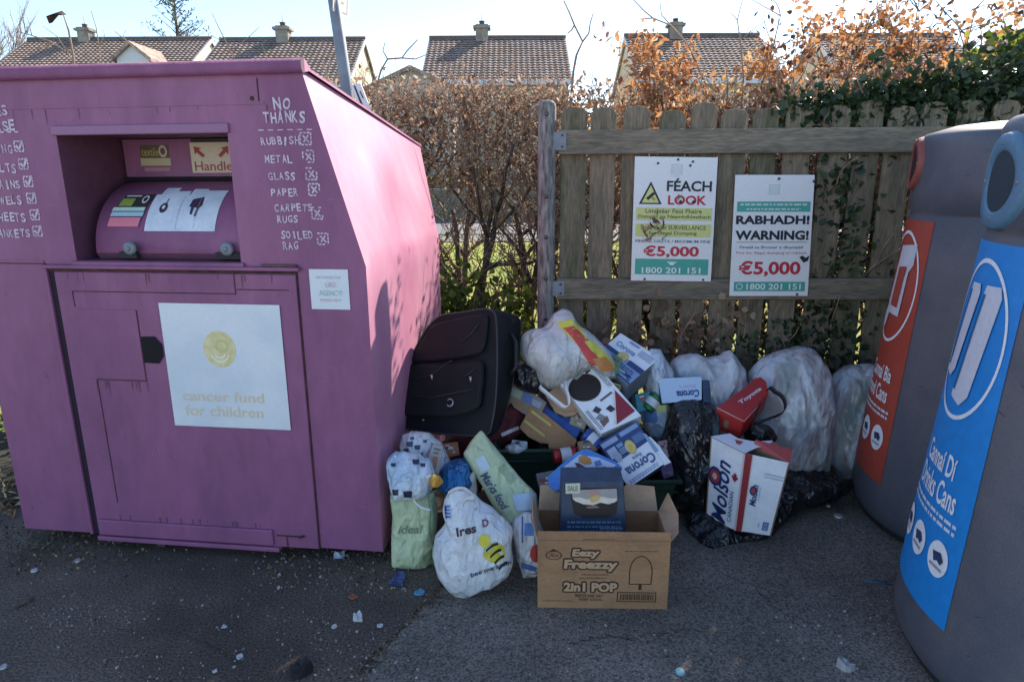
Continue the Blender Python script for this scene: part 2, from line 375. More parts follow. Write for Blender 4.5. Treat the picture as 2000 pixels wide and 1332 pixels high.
# cracks in the tarmac
M_crack = mat('crack_dirt', (.012, .011, .010), .95, var=(.03, .026, .02), vs=40)
for k, q_ in enumerate((((1100, 1260), (1180, 1240), (1260, 1252), (1340, 1228), (1450, 1236)), ((180, 1210), (260, 1236), (330, 1228), (420, 1262), (480, 1300)), ((1390, 1110), (1470, 1140), (1520, 1190), (1600, 1220)))):
    r_ = random.Random(k); ps = [G(x, y, .0065) for x, y in q_]; pp = []
    for a_, b_ in zip(ps, ps[1:]): pp += [a_.lerp(b_, i/9)+Vector((r_.gauss(0, .006), r_.gauss(0, .006), 0)) for i in range(9)]
    mb = MB(); mb.ribbon(pp, [Vector((.0005+.002*abs(noise.noise(v*11)), .0022*abs(noise.noise(v*7))+.0004, 0)) for v in pp], M_crack); mb.build('crack', kind='structure')
# the street beyond the hedge
sheet('pavement', [(-60, 15.6), (60, 15.6), (60, 17.4), (-60, 17.4)], .03, M_path)
mb = MB(); mb.box((0, 17.46, .015), (120, .12, .07), M_path); mb.build('kerb', kind='structure')
sheet('road', [(-60, 17.52), (60, 17.52), (60, 23), (-60, 23)], .006, M_road)
sheet('garden_lawn', [(-80, 23.2), (80, 23.2), (80, 60), (-80, 60)], .02, mat('lawn', (.05, .085, .02), .9, var=(.09, .11, .03), vs=.5, grain=.4, gs=20))

# ------------------------------------------------------------------ houses across the street
M_tile = mat('roof_tile', (.36, .27, .22), .85, var=(.26, .20, .165), vs=1.6, grain=.4, gs=7, bump=.5, bs=22, dist=.03)
M_ridge = mat('ridge_tile', (.13, .10, .085), .85, grain=.2, gs=8)
M_render = mat('cream_render', (.62, .55, .40), .9, var=(.5, .46, .36), vs=.9, grain=.1, gs=20)
M_rend2 = mat('grey_render', (.42, .4, .36), .9, var=(.32, .31, .28), vs=.8, grain=.1, gs=20)
M_fascia = mat('white_fascia', (.6, .62, .64), .6); M_pane = mat('window_glass', (.03, .035, .04), .12); M_pot = mat('clay_pot', (.09, .06, .05), .8)
M_chim = mat('chimney_render', (.30, .27, .23), .9, var=(.2, .18, .155), vs=3, grain=.2, gs=20)
def house(label, x0, x1, ye, yr, ze, zr, wallm=M_render, chx=None, gable=None, chim=None):
    chim = chim or M_chim; cx = (x0+x1)/2; t = thing('house', label, 'house', (cx, ye+4, 0), 'houses across the road behind the hedge')
    yb = 2*yr-ye; w = MB(); o = .3
    pro = [(ye+o, 0), (ye+o, ze), (yr, zr-.12), (yb-o, ze), (yb-o, 0)]
    w.prism([(x0+.12, y, z) for y, z in pro], (x1-x0-.24, 0, 0), wallm); w.build('wall', t)
    rf = MB(); n = int((zr-ze)/.13)
    # courses of tiles, each one stepped over the next, front and back slope
    for s in (0, 1):
        ya, za = (ye, ze) if s == 0 else (yb, ze)
        for k in range(n):
            a = k/n; b = (k+1)/n; p = Vector((0, ya+(yr-ya)*a, za+(zr-za)*a)); q = Vector((0, ya+(yr-ya)*b, za+(zr-za)*b))
            nn = Vector((0, -(zr-za), (yr-ya))).normalized(); nn = nn if nn.z > 0 else -nn
            c = int((x1-x0)/.24); xs = [x0+(x1-x0)*i/c for i in range(c+1)]
            # each tile a shallow roll
            vs = []; fs = []
            for i in range(c):
                for u_, hh in ((xs[i], .0), (xs[i]+.08, .0), (xs[i]+.14, .02), (xs[i]+.2, .02)):
                    vs += [Vector((u_, p.y, p.z))+nn*(.05+hh), Vector((u_, q.y, q.z))+nn*(.012+hh)]
            vs += [Vector((x1, p.y, p.z))+nn*.05, Vector((x1, q.y, q.z))+nn*.012]
            for i in range(len(vs)//2-1): fs.append((2*i, 2*i+2, 2*i+3, 2*i+1))
            rf.add(vs, fs, M_tile)
    rf.prism([(x0, ye, ze), (x0, yr, zr), (x0, yb, ze), (x0, yb, ze-.1), (x0, yr, zr-.1), (x0, ye, ze-.1)], (x1-x0, 0, 0), M_tile)
    rf.tube([(x0-.02, yr, zr+.04), (x1+.02, yr, zr+.04)], .11, M_ridge, 8)
    ro = rf.build('roof', t)
    g = MB(); g.box((cx, ye-.05, ze-.06), (x1-x0, .1, .2), M_fascia); g.build('gutter', t)
    b = MB()
    for xx in (x0-.03, x1+.03):
        for ya in (ye, yb):
            b.prism([(xx, ya, ze-.16), (xx, ya, ze+.03), (xx, yr, zr+.03), (xx, yr, zr-.16)], (.05 if xx < cx else -.05, 0, 0), M_fascia)
    b.build('bargeboard', t)
    if chx is not None:
        c = MB(); c.box((chx, yr, zr+.18), (.58, .6, .8), chim); c.box((chx, yr, zr+.46), (.80, .75, .12), chim); co = c.build('chimney', t)
        c = MB(); c.tube([(chx, yr, zr+.52), (chx, yr, zr+.68), (chx, yr, zr+.76)], [.14, .12, .15], M_pot, 10); c.tube([(chx, yr, zr+.7), (chx, yr, zr+1.1)], [.015, .01], M_pot, 5); c.build('chimney_pot', co)
    for xx in (x0+(x1-x0)*.27, x0+(x1-x0)*.73):
        f = MB(); f.box((xx, ye+o-.02, 3.7), (1.5, .1, 1.2), M_fascia); fo = f.build('window', t)
        f = MB(); f.box((xx-.35, ye+o-.075, 3.7), (.6, .02, 1.05), M_pane); f.box((xx+.35, ye+o-.075, 3.7), (.6, .02, 1.05), M_pane); f.build('pane', fo)
    if gable:
        gx, gw, gz, gy = gable; m_ = MB(); m_.prism([(gx-gw, gy, gz-1.2), (gx-gw, gy, gz-gw*.8), (gx, gy, gz), (gx+gw, gy, gz-gw*.8), (gx+gw, gy, gz-1.2)], (0, 3, 0), M_fascia); do = m_.build('dormer', t)
        m_ = MB()
        for s in (-1, 1): m_.prism([(gx, gy-.2, gz+.12), (gx+s*gw*1.25, gy-.2, gz-gw*.85), (gx+s*gw*1.25, gy-.2, gz-gw*.85-.14), (gx, gy-.2, gz-.04)], (0, 3.2, 0), M_tile)
        m_.build('dormer_roof', do)
    return t
def hx(px, y): return Yp(px, 95, y).x
house('long brown roofed house at far left with white dormer gable and chimney', hx(58, 38), hx(415, 38), 33, 38, 5.6, 8.55, chx=hx(172, 38), gable=(hx(243, 33), .75, 7.55, 33.6))
house('brown roofed house with sunlit cream gable behind the grey pole', hx(432, 34), hx(714, 34), 30, 34, 5.3, 7.75, chx=hx(556, 34))
house('middle house with full brown tiled roof and grey white gutter above the hedge', hx(840, 34), hx(1104, 34), 30, 34, 5.35, 7.75, chx=hx(942, 34))
house('brown roofed house with cream left gable half hidden by orange beech leaves', hx(1219, 34), hx(1480, 34), 30, 34, 5.35, 7.8, chx=hx(1317, 34))
house('house almost lost behind the widest mass of orange leaves on the right', hx(1585, 34), hx(1850, 34), 30, 34, 5.3, 7.75)
house('roof corner at the far right edge behind green and orange leaves', hx(1940, 34), hx(2200, 34), 30, 34, 5.3, 7.85)
t = thing('garage', 'low grey garage gable between the second house and the middle house', 'garage', (hx(800, 26), 28, 0))
mb = MB(); xg = hx(800, 26); mb.prism([(xg-1.5, 26, 0), (xg-1.5, 26, 4.6), (xg, 26, 5.25), (xg+1.5, 26, 4.6), (xg+1.5, 26, 0)], (0, 5, 0), M_rend2); mb.build('wall', t)
mb = MB()
for s in (-1, 1): mb.prism([(xg, 25.8, 5.4), (xg+s*1.8, 25.8, 4.62), (xg+s*1.8, 25.8, 4.47), (xg, 25.8, 5.25)], (0, 5.4, 0), M_tile)
mb.build('roof', t)
M_gwall = mat('garden_wall_render', (.17, .16, .12), .9, var=(.10, .11, .07), vs=1.5, grain=.3, gs=8)
# garden walls and hedges on the far side
for i, (xa, xb) in enumerate(((-19, -8.6), (-8, -1.2), (-.6, 6.2), (7, 19))):
    mb = MB(); mb.box(((xa+xb)/2, 23.1, .5), (xb-xa, .22, 1.0), M_gwall); mb.box(((xa+xb)/2, 23.1, 1.04), (xb-xa+.06, .3, .08), M_path)
    tag(mb.build('garden_wall'), ['low grey garden wall across the road, behind the purple bank', 'low grey garden wall seen through the bare stems left of the post', 'low grey garden wall seen through the gaps of the left fence boards', 'low grey garden wall across the road, behind the right end of the fence'][i], 'wall', 'garden walls across the road')

M_bark = mat('bark', (.075, .058, .045), .9, var=(.12, .10, .08), vs=18, bump=.5, bs=70, stretch=(1, 1, .3))
# leafy garden hedges in front of the far houses
M_fhedge = mat('far_hedge_leaf', (.08, .08, .04), .8, attr=[(.05, .05, .025), (.11, .11, .045), (.2, .16, .08), (.16, .2, .06)], trans=.3)
def far_hedge(x0, x1, y, h, label, seed):
    t = thing('garden_hedge', label, 'hedge', ((x0+x1)/2, y, 0), 'garden hedges across the road'); r_ = random.Random(seed); L = []; mb = MB()
    for i in range(int((x1-x0)*260)):
        x = r_.uniform(x0, x1); k = .75+.35*noise.noise(Vector((x*.5, seed, 0))); L.append((x, y+r_.gauss(0, .3), h*k*r_.random()**.7+.1))
    for i in range(int((x1-x0)*2)):
        pts_, rr, _ = limb((x0+(x1-x0)*r_.random(), y, 0), (r_.uniform(-.3, .3), 0, 1), h*.9, .04, .01, r_, 5, .15); mb.tube(pts_, rr, M_bark, 5)
    mb.build('stem', t); leaves('foliage', L, .20, M_fhedge, t, seed)
far_hedge(-12, -6.2, 24.6, 2.6, 'tall brown green hedge across the road nearest the purple bank', 71)
far_hedge(-6.4, -.2, 24.9, 2.2, 'brown green hedge across the road seen left of the fence post', 72)
far_hedge(.2, 6.5, 24.6, 2.5, 'brown green hedge across the road behind the left boards', 73)
far_hedge(6.8, 16, 24.8, 2.3, 'brown green hedge across the road behind the right boards', 74)

# ------------------------------------------------------------------ far trees
M_twig = mat('twig', (.20, .13, .09), .85, var=(.42, .30, .21), vs=9)
M_ever = mat('conifer_needle', (.035, .06, .035), .8, attr=[(.05, .075, .05), (.10, .14, .09), (.18, .22, .16)])
def conifer(x, y, h):
    t = thing('conifer_tree', 'sparse blue green conifer top above the far left roof', 'tree', (x, y, 0)); rg = random.Random(3)
    mb = MB(); mb.tube([(x, y, 0), (x+.1, y, h*.6), (x+.2, y, h)], [.22, .14, .02], M_bark, 8); mb.build('trunk', t)
    P = []; b = MB()
    for k in range(80):
        z = h*(.5+.5*(k/80)); l = (h-z)*.42+.45; a = rg.uniform(0, 6.28)
        pts, rr, _ = limb((x+.15, y, z), (math.cos(a), math.sin(a), .75), l, .03, .006, rg, 5, .12); b.tube(pts, rr, M_bark, 4)
        for i in range(15):
            q = pts[rg.randint(1, 5)]; P.append(q+Vector((rg.gauss(0, .1), rg.gauss(0, .1), rg.gauss(0, .09))))
    b.build('branch', t); leaves('crown', P, .20, M_ever, t, 4, asp=.3)
conifer(hx(345, 42), 42, 12.6)
def bare_tree(x, y, h, label, seed, spread=.6, group=None, r0=.16, depth=3, nb=5):
    t = thing('bare_tree', label, 'tree', (x, y, 0), group); rg = random.Random(seed); tr = MB(); br = MB()
    pts, rr, d = limb((x, y, 0), (rg.uniform(-.1, .1), 0, 1), h*.5, r0, r0*.55, rg, 6, .07); tr.tube(pts, rr, M_bark, 8); tr.build('trunk', t)
    def grow(p, d, l, r, k):
        ps, rs, dd = limb(p, d, l, r, r*.45, rg, 5, .16, .05); br.tube(ps, rs, M_twig, 5 if k > 1 else 4)
        if k == 0: return
        for i in range(nb if k > 1 else 4):
            q = ps[rg.randint(2, 5)]; e_ = (dd+Vector((rg.uniform(-1, 1), rg.uniform(-1, 1), rg.uniform(-.3, .8)))*spread).normalized(); grow(q, e_, l*.62, r*.5, k-1)
    for i in range(5): grow(pts[-1-(i % 3)], Vector((rg.uniform(-.7, .7), rg.uniform(-.7, .7), 1)), h*.3, r0*.45, depth)
    br.build('crown', t); return t
bare_tree(hx(-15, 40), 40, 11, 'hazy bare tree at the left edge of the sky', 8)

# ------------------------------------------------------------------ pole and sign behind the bank
t = thing('sign_pole', 'grey metal pole with a white plate, behind the purple bank', 'pole', tuple(Yp(676, 200, 4.6))[:2]+(0,))
M_galv = mat('galvanised_steel', (.22, .25, .28), .6, var=(.16, .18, .21), vs=6, metal=.1, grain=.1)
M_plate = mat('white_plate', (.75, .75, .74), .5, grain=.06)
pt = Yp(652, 0, 4.5); pb = Yp(681, 200, 4.5); dr = (pt-pb).normalized()
mb = MB(); mb.tube([pb-dr*(pb.z/dr.z), pt+dr*1.2], .037, M_galv, 20); mb.build('pole', t)
mb = MB(); a = Yp(651, -60, 4.44); b = Yp(683, -60, 4.62); c = Yp(681, 37, 4.62); d = Yp(650, 22, 4.44); f = quadface(a, b, c, d)
mb.prism([a, b, c, d], (0, .006, 0), M_plate); so_ = mb.build('sign_plate', t)
mb = MB(); rect(mb, f, (.3, .55, .75, .62), ink((.5, .42, .3))); rect(mb, f, (.3, .7, .7, .75), ink((.5, .42, .3))); frame(mb, f, (.08, .04, .92, .94), .04, ink((.55, .5, .4)), tv=.03); mb.build('printing', so_)
t = thing('marker_board', 'small white slotted board leaning up behind the pink side of the bank', 'board', tuple(Yp(705, 300, 4.25))[:2]+(0,))
mb = MB(); q = [Yp(x, y, 4.25) for x, y in ((684, 166), (704, 163), (727, 222), (704, 222))]; mb.prism(q, (0, .02, 0), M_plate); bo = mb.build('board', t, bevel=.003)
f = quadface(*q); mb = MB()
for pl in (((.28, .05), (.42, .05), (.5, .9), (.3, .95)), ((.62, .25), (.72, .25), (.78, .5), (.68, .5))): poly(mb, f, pl, ink(BLACK), .002)
mb.build('slot', bo)
mb = MB(); x_, y_ = t.location.x+.02, 4.28; mb.box((x_, y_, .85), (.05, .03, 1.7), M_plate); mb.build('stake', t)
# ------------------------------------------------------------------ fence
FY, FA = 3.406, -.035
fx = Vector((math.cos(FA), math.sin(FA), 0)); fn = Vector((fx.y, -fx.x, 0))            # fn points at the camera
def FP(s, z, o=0): return Vector((0, FY, 0))+fx*s+Vector((0, 0, z))+fn*o
M_wood = mat('weathered_board', (.225, .175, .12), .85, var=(.135, .115, .078), vs=7, grain=.35, gs=45, bump=.5, bs=55, stretch=(2.5, 2.5, .35), dist=.006)
M_wood2 = mat('mossy_board', (.18, .145, .10), .88, var=(.105, .10, .055), vs=6, grain=.35, gs=45, bump=.5, bs=55, stretch=(2.5, 2.5, .35), dist=.006)
M_rail = mat('weathered_rail', (.22, .18, .13), .85, var=(.14, .12, .088), vs=7, grain=.35, gs=45, bump=.5, bs=55, stretch=(.35, 2.5, 2.5), dist=.006)
M_post = mat('silvered_post', (.27, .25, .225), .85, var=(.10, .095, .09), vs=30, grain=.3, gs=40, bump=.4, bs=60, stretch=(2, 2, .35), dist=.005)
M_bolt = mat('bolt_steel', (.12, .12, .13), .45, metal=.7)
t = thing('wooden_fence', 'weathered wooden picket fence with grey round-topped end post behind the rubbish', 'fence', tuple(FP(.18, 0)))
rg = random.Random(11)
s = .243; k = 0
while s < 3.3:
    wd = rg.uniform(.122, .138) if k != 1 else .126; z1 = 1.865+rg.uniform(-.02, .02); o = -.050; ln = rg.uniform(-.006, .006)
    pts = [FP(s, .03, o), FP(s+wd, .03, o), FP(s+wd+ln, z1-.035, o), FP(s+wd*.86+ln, z1-.008, o), FP(s+wd*.5+ln, z1, o), FP(s+wd*.14+ln, z1-.008, o), FP(s+ln, z1-.035, o)]
    mb = MB(); mb.prism(pts, -fn*.019, M_wood if k % 3 else M_wood2); mb.build('picket', t, bevel=.003)
    s += wd + (.020, .034, .05, .022, .03)[k % 5]+rg.uniform(-.004, .006); k += 1
for za, zb in ((1.642, 1.757), (.918, 1.024)):
    mb = MB(); n = 14; vs = []
    pts = [FP(.235, za, -.003), FP(3.4, za-.006, -.003), FP(3.4, zb, -.003), FP(.235, zb, -.003)]; mb.prism(pts, -fn*.045, M_rail); mb.build('rail', t, bevel=.005)
    b = MB(); b.prism([FP(.205, za+.02, .004), FP(.272, za+.02, .004), FP(.272, zb-.01, .004), FP(.205, zb-.01, .004)], -fn*.004, M_galv); b.prism([FP(.206, za+.02, .004), FP(.206, zb-.01, .004), FP(.206, zb-.01, -.05), FP(.206, za+.02, -.05)], fx*.004, M_galv)
    for z_ in (za+.035, zb-.025): b.tube([FP(.252, z_, .003), FP(.252, z_, .010)], .006, M_bolt, 8)
    b.build('bracket', t)
mb = MB(); c = FP(.178, 0, -.03)
ring = [(.0, .0445), (1.862, .0445), (1.88, .042), (1.893, .03), (1.898, .0)]
vs = []; fs = []; N = 20
for z_, r_ in ring:
    for j in range(N):
        a = 2*math.pi*j/N; ca, sa = math.cos(a), math.sin(a); q = max(abs(ca), abs(sa)); kx = (.72+.28/q) * r_
        vs.append(c+fx*(ca*kx)+fn*(sa*kx)+Vector((0, 0, z_)))
for i in range(len(ring)-1):
    for j in range(N): fs.append((i*N+j, i*N+(j+1) % N, (i+1)*N+(j+1) % N, (i+1)*N+j))
mb.add(vs, fs, M_post, True); po = mb.build('post', t)
mb = MB()
for z_ in (1.83, 1.44, 1.24, 1.03, .82): mb.tube([FP(.176, z_, .010), FP(.176, z_, .0165)], .011, M_bolt, 10)
mb.build('bolt', po)
mb = MB(); mb.box(FP(3.45, .95, -.02), (.09, .09, 1.9), M_post, (fx, fn, (0, 0, 1))); mb.build('post', t, bevel=.004)

# ------------------------------------------------------------------ signs on the fence
def sign(px, label): 
    q = [PL(x, y, FP(0, 0, .004), fn) for x, y in px]; c = (q[2]+q[3])/2
    t = thing('warning_sign', label, 'sign', tuple(c), 'warning signs on the fence'); mb = MB(); mb.prism([p+fn*.004 for p in q], -fn*.004, M_plate); mb.build('sign_panel', t, bevel=.001, seg=1)
    q = [p+fn*.004 for p in q]; return t, quadface(*q)
K = ink((.012, .014, .03)); RD = ink((.5, .025, .05)); GR = ink((.06, .36, .28)); YL = ink((.62, .62, .22)); PG = ink((.55, .66, .64)); WH = ink((.78, .8, .8))
t, f = sign(((1240, 306), (1402, 308), (1388, 550), (1232, 548)), 'white surveillance sign headed FÉACH LOOK with warning triangle and pale yellow bands')
mb = MB()
frame(mb, f, (.44, .055, .58, .135), .02, PG, tv=.01); smudge_lines(mb, f, (.46, .075, .56, .12), PG, 3, 2); rect(mb, f, (.47, .145, .55, .152), PG)
text(mb, f, 'FÉACH', (.40, .165, .945, .268), K, bold=.025); text(mb, f, 'LOOK', (.42, .30, .89, .375), RD, bold=.03)
for cc in (.575, .735): poly(mb, f, ((cc-.03, .352), (cc, .335), (cc+.03, .352), (cc, .365)), K, .003)
poly(mb, f, ((.065, .372), (.205, .192), (.345, .372)), K, .0015); poly(mb, f, ((.10, .361), (.205, .222), (.31, .361)), YL, .0025)
poly(mb, f, ((.15, .325), (.235, .275), (.262, .29), (.178, .34)), K, .0035); poly(mb, f, ((.225, .31), (.265, .33), (.255, .345), (.215, .325)), ink((.3, .3, .1)), .0035)
rect(mb, f, (.035, .40, .965, .5), YL, .0015); rect(mb, f, (.035, .53, .965, .635), YL, .0015)
for s_, r_ in (('Limistéar Faoi Fhaire', (.15, .407, .84, .443)), ('Dumpáil go Neamhdhleathach', (.06, .455, .95, .492)), ('Area under SURVEILLANCE', (.1, .54, .9, .575)), ('for Illegal Dumping', (.2, .588, .79, .625))): text(mb, f, s_, r_, ink((.1, .12, .08)), .003, bold=.012)
text(mb, f, 'FINEÁIL UASTA / MAXIMUM FINE', (.04, .652, .965, .682), ink((.1, .12, .2)), .002, bold=.01)
text(mb, f, '€5,000', (.14, .705, .83, .808), RD, bold=.03)
rect(mb, f, (.045, .815, .955, .945), GR); text(mb, f, '1800 201 151', (.13, .885, .86, .935), WH, .003, bold=.015)
disc(mb, f, (.5, .85), .035, .016, WH, .003); rect(mb, f, (.44, .838, .56, .845), WH, .003)
mb.build('printing', t)
mb = MB()
for u, v in ((.28, .05), (.52, .02), (.7, .035), (.67, .065), (.17, .985), (.9, .985)): p = f(u, v, 0); mb.tube([p, p+fn*.004], .006, M_bolt, 8)
mb.build('screw', t)
t, f = sign(((1436, 342), (1591, 342), (1577, 578), (1424, 578)), 'white sign headed RABHADH WARNING with two green bands, hung lower')
mb = MB()
frame(mb, f, (.43, .075, .57, .155), .02, PG, tv=.01); smudge_lines(mb, f, (.45, .095, .55, .14), PG, 3, 2)
rect(mb, f, (.04, .213, .965, .295), GR)
smudge_lines(mb, f, (.08, .222, .92, .252), PG, 1, 3, .003); smudge_lines(mb, f, (.16, .262, .84, .288), PG, 1, 4, .003)
text(mb, f, 'RABHADH!', (.035, .325, .965, .398), K, bold=.04); text(mb, f, 'WARNING!', (.035, .448, .965, .527), K, bold=.04)
rect(mb, f, (.05, .543, .95, .547), K)
text(mb, f, 'Fineáil as Bruscar a dhumpáil', (.1, .575, .9, .605), ink((.1, .12, .22)), .002, bold=.01); text(mb, f, 'Fine for illegal dumping of rubbish', (.06, .622, .95, .65), ink((.5, .15, .2)), .002, bold=.006)
text(mb, f, '€5,000', (.10, .70, .885, .835), RD, bold=.03)
rect(mb, f, (.05, .878, .955, .958), GR); text(mb, f, '1800 201 151', (.21, .893, .9, .945), WH, .003, bold=.015); disc(mb, f, (.12, .918), .045, .027, PG, .003, inner=.7)
poly(mb, f, ((.86, .67), (.9, .655), (.94, .675), (.99, .655), (.97, .70), (.92, .715), (.9, .70)), ink(BLACK), .004)
mb.build('printing', t)
mb = MB()
for u, v in ((.55, .03), (.99, .05), (.86, .985)): p = f(u, v, 0); mb.tube([p, p+fn*.004], .007, M_bolt, 8)
mb.build('screw', t)

# ------------------------------------------------------------------ hedge: beech shrubs one beside another
M_hleaf = mat('dry_hedge_leaf', (.1, .05, .03), .75, attr=[(.10, .055, .04), (.26, .15, .10), (.42, .28, .19), (.58, .44, .31)], trans=.45)
M_oleaf = mat('orange_beech_leaf', (.3, .12, .03), .7, attr=[(.24, .10, .06), (.44, .19, .08), (.58, .30, .12), (.68, .48, .26)], trans=.45)
M_dleaf = mat('brown_shoot_leaf', (.08, .04, .03), .75, attr=[(.05, .025, .022), (.10, .045, .03), (.22, .08, .03)], trans=.3)
M_ivy = mat('ivy_leaf', (.03, .05, .02), .5, attr=[(.012, .025, .012), (.025, .05, .02), (.05, .085, .03)], trans=.15)
M_gleaf = mat('green_leaf', (.06, .12, .03), .5, attr=[(.05, .09, .015), (.14, .2, .03), (.34, .38, .06)], trans=.5)
def shrub(x, y, h, label, seed, dens=1500, low=300, top=.55, wid=.38, stems=4, yt=.2):
    t = thing('beech_shrub', label, 'shrub', (x, y, 0), 'beech shrubs of the hedge'); rg = random.Random(seed); st = MB(); P = []
    def grow(p, d, l, r, k):
        ps, rs, dd = limb(p, d, l, r, r*.5, rg, 5, .2, .04); st.tube(ps, rs, M_bark if k > 1 else M_twig, 6 if k > 1 else 4)
        if k == 0: P.extend(ps[2:]); return
        for i in range(4):
            q = ps[rg.randint(1, 5)]; grow(q, (dd*.8+Vector((rg.uniform(-1, 1), rg.uniform(-1, 1), rg.uniform(-.25, .7)))).normalized(), l*rg.uniform(.45, .65), r*.5, k-1)
    for i in range(stems):
        p = Vector((x+rg.uniform(-wid, wid)*.8, y+rg.uniform(-.2, .2), 0)); ps, rs, d = limb(p, (rg.uniform(-.22, .22), rg.uniform(-.12, .12), 1), h*.62, rg.uniform(.024, .05), .016, rg, 7, .13); st.tube(ps, rs, M_bark, 8)
        for j in range(6): grow(ps[rg.randint(2, 7)], Vector((rg.uniform(-1, 1), rg.uniform(-.8, .8), rg.uniform(.1, 1))), rg.uniform(.3, .6), .016, 2)
    for i in range(330):
        z = h*(.35+.66*rg.random()**.6); ps, rs, d = limb((x+rg.gauss(0, wid*.6), y+rg.gauss(0, yt), z-.1), (rg.uniform(-1, 1), rg.uniform(-.4, .4), rg.uniform(.0, 1.5)), rg.uniform(.12, .4), .0042, .0015, rg, 4, .22); st.tube(ps, rs, M_twig, 4)
    st.build('stem', t)
    L = []
    for i in range(dens):
        z = h*(top+(1-top)*rg.random()**.8); L.append((x+rg.gauss(0, wid*.62), y+rg.gauss(0, yt), z+rg.gauss(0, .05)))
    for i in range(low):
        q = rg.choice(P); L.append((q.x+rg.gauss(0, .03), q.y+rg.gauss(0, .03), q.z+rg.gauss(0, .03)))
    leaves('foliage', L, .034, M_hleaf, t, seed, droop=.3, asp=.5); return t
HL = 'bare stemmed russet beech shrub, '
shrub(-1.1, 4.9, 2.12, HL+'hidden mostly by the purple bank', 21)
shrub(-.68, 4.85, 2.15, HL+'next to the upper back corner of the bank', 22, 2300, top=.7, yt=.16)
shrub(-.18, 4.9, 2.15, HL+'midway between bank and fence post', 23, 1900, low=200, top=.72, yt=.16, stems=5)
shrub(.24, 4.85, 2.13, HL+'just left of the grey fence post', 24, 1700, low=200, top=.72, wid=.34, yt=.16, stems=5)
shrub(.72, 4.7, 2.08, HL+'behind the first boards of the fence', 25, 2200, low=700, top=.7, yt=.16)
shrub(1.15, 4.1, 1.98, HL+'behind the surveillance sign', 26, 3600, low=600, top=.35)
shrub(1.7, 4.1, 2.0, HL+'behind the RABHADH sign', 27, 3600, low=600, top=.3)
shrub(2.3, 4.1, 2.05, HL+'behind the ivy at the right', 28, 1900, top=.4)
shrub(2.95, 4.1, 2.1, HL+'above the dark recycling bins', 29, 1900, top=.4)
def orange(px0, px1, pyt, y, label, seed, n, m=M_oleaf, shoots=8, base=1.9, nm='beech_sapling'):
    a = Yp(px0, pyt, y); b = Yp(px1, pyt, y); zt = a.z; cx = (a.x+b.x)/2; wd = (b.x-a.x)/2; rg = random.Random(seed)
    t = thing(nm, label, 'shrub', (cx, y, 0), 'orange beech saplings above the hedge'); st = MB(); P = []
    for i in range(shoots):
        u = rg.uniform(-.9, .9); p = Vector((cx+wd*u*.6, y+rg.uniform(-.15, .15), .2)); hh = (zt-.2)*(1-.35*abs(u)**2)*rg.uniform(.85, 1.04)
        ps, rs, d = limb(p, (u*.25, 0, 1), hh, .014, .003, rg, 9, .09, .03); st.tube(ps, rs, M_twig, 5)
        for j in range(14):
            q = ps[rg.randint(5, 9)]; pp, rr, _ = limb(q, (rg.uniform(-1, 1), rg.uniform(-.6, .6), rg.uniform(.1, 1)), rg.uniform(.12, .34), .004, .0015, rg, 4, .2); st.tube(pp, rr, M_twig, 4); P += pp[1:]
    st.build('stem', t); L = []
    P = [p for p in P if p.z > base-.1] or P
    for i in range(n):
        q = rg.choice(P); L.append((q.x+rg.gauss(0, .035), q.y+rg.gauss(0, .05), q.z+rg.gauss(0, .035)))
    leaves('foliage', L, .042, m, t, seed, droop=.5, asp=.5); return t
orange(1275, 1500, 70, 4.25, 'young beech with copper orange leaves in front of the cream gabled house', 31, 1700, shoots=10)
orange(1240, 1400, 150, 4.0, 'low orange beech growth just over the pickets above the surveillance sign', 36, 800, shoots=8, base=1.8)
orange(1530, 1720, 62, 4.3, 'bright orange beech above the ivy in the middle right of the hedge', 32, 2000, shoots=11)
orange(1680, 1880, 62, 4.25, 'densest orange beech above the recycling bins', 33, 2200, shoots=11)
orange(1890, 2060, 70, 4.3, 'orange beech at the right edge of the photo', 34, 1300, shoots=8)
orange(1380, 1420, 5, 4.2, 'single tall shoot with few dark leaves above the fourth house', 35, 26, M_dleaf, 2, 2.1)
orange(1560, 1680, -10, 4.25, 'tall thin shoots with dark brown leaves against the sky', 37, 110, M_dleaf, 6, 2.1)
orange(1740, 1960, -15, 4.3, 'tallest brown leaved shoots over the recycling bins', 38, 260, M_dleaf, 9, 2.05)
# ivy on the fence
def ivy(name, label, spots, seed, m, size, cat='climber'):
    rg = random.Random(seed); t = thing(name, label, cat, tuple(FP(spots[0][0], 0, -.1))); st = MB(); L = []
    for s_, z_, ws, wz, n, o_ in spots:
        for i in range(n):
            a = rg.gauss(0, .5); L.append(FP(s_+ws*rg.gauss(0, .5), max(z_+wz*rg.gauss(0, .5), .02), o_+rg.uniform(-.06, .05)))
        for i in range(5):
            ps, rs, d = limb(FP(s_+ws*rg.uniform(-.5, .5), max(z_-wz, .0), o_-.02), (rg.uniform(-.5, .5), 0, 1), wz*1.6+.1, .006, .002, rg, 7, .25); st.tube(ps, rs, M_twig, 5)
    st.build('stem', t); leaves('foliage', L, size, m, t, seed, asp=.9, droop=.4)
ivy('ivy', 'dark green ivy matted over the right end of the fence top', [(1.48, 1.83, .16, .12, 380, -.08), (1.78, 1.86, .22, .14, 700, -.09), (2.1, 1.88, .3, .17, 900, -.09), (2.5, 1.95, .35, .2, 900, -.09), (3.0, 2.0, .4, .22, 900, -.09)], 41, M_ivy, .036)
ivy('ivy', 'ivy climbing between the boards right of the RABHADH sign', [(1.62, 1.5, .14, .2, 330, -.075), (1.7, 1.2, .2, .3, 420, -.075), (1.6, .75, .25, .2, 420, -.06), (1.3, .7, .3, .16, 200, -.06), (1.72, .5, .3, .25, 420, -.05)], 42, M_ivy, .034)
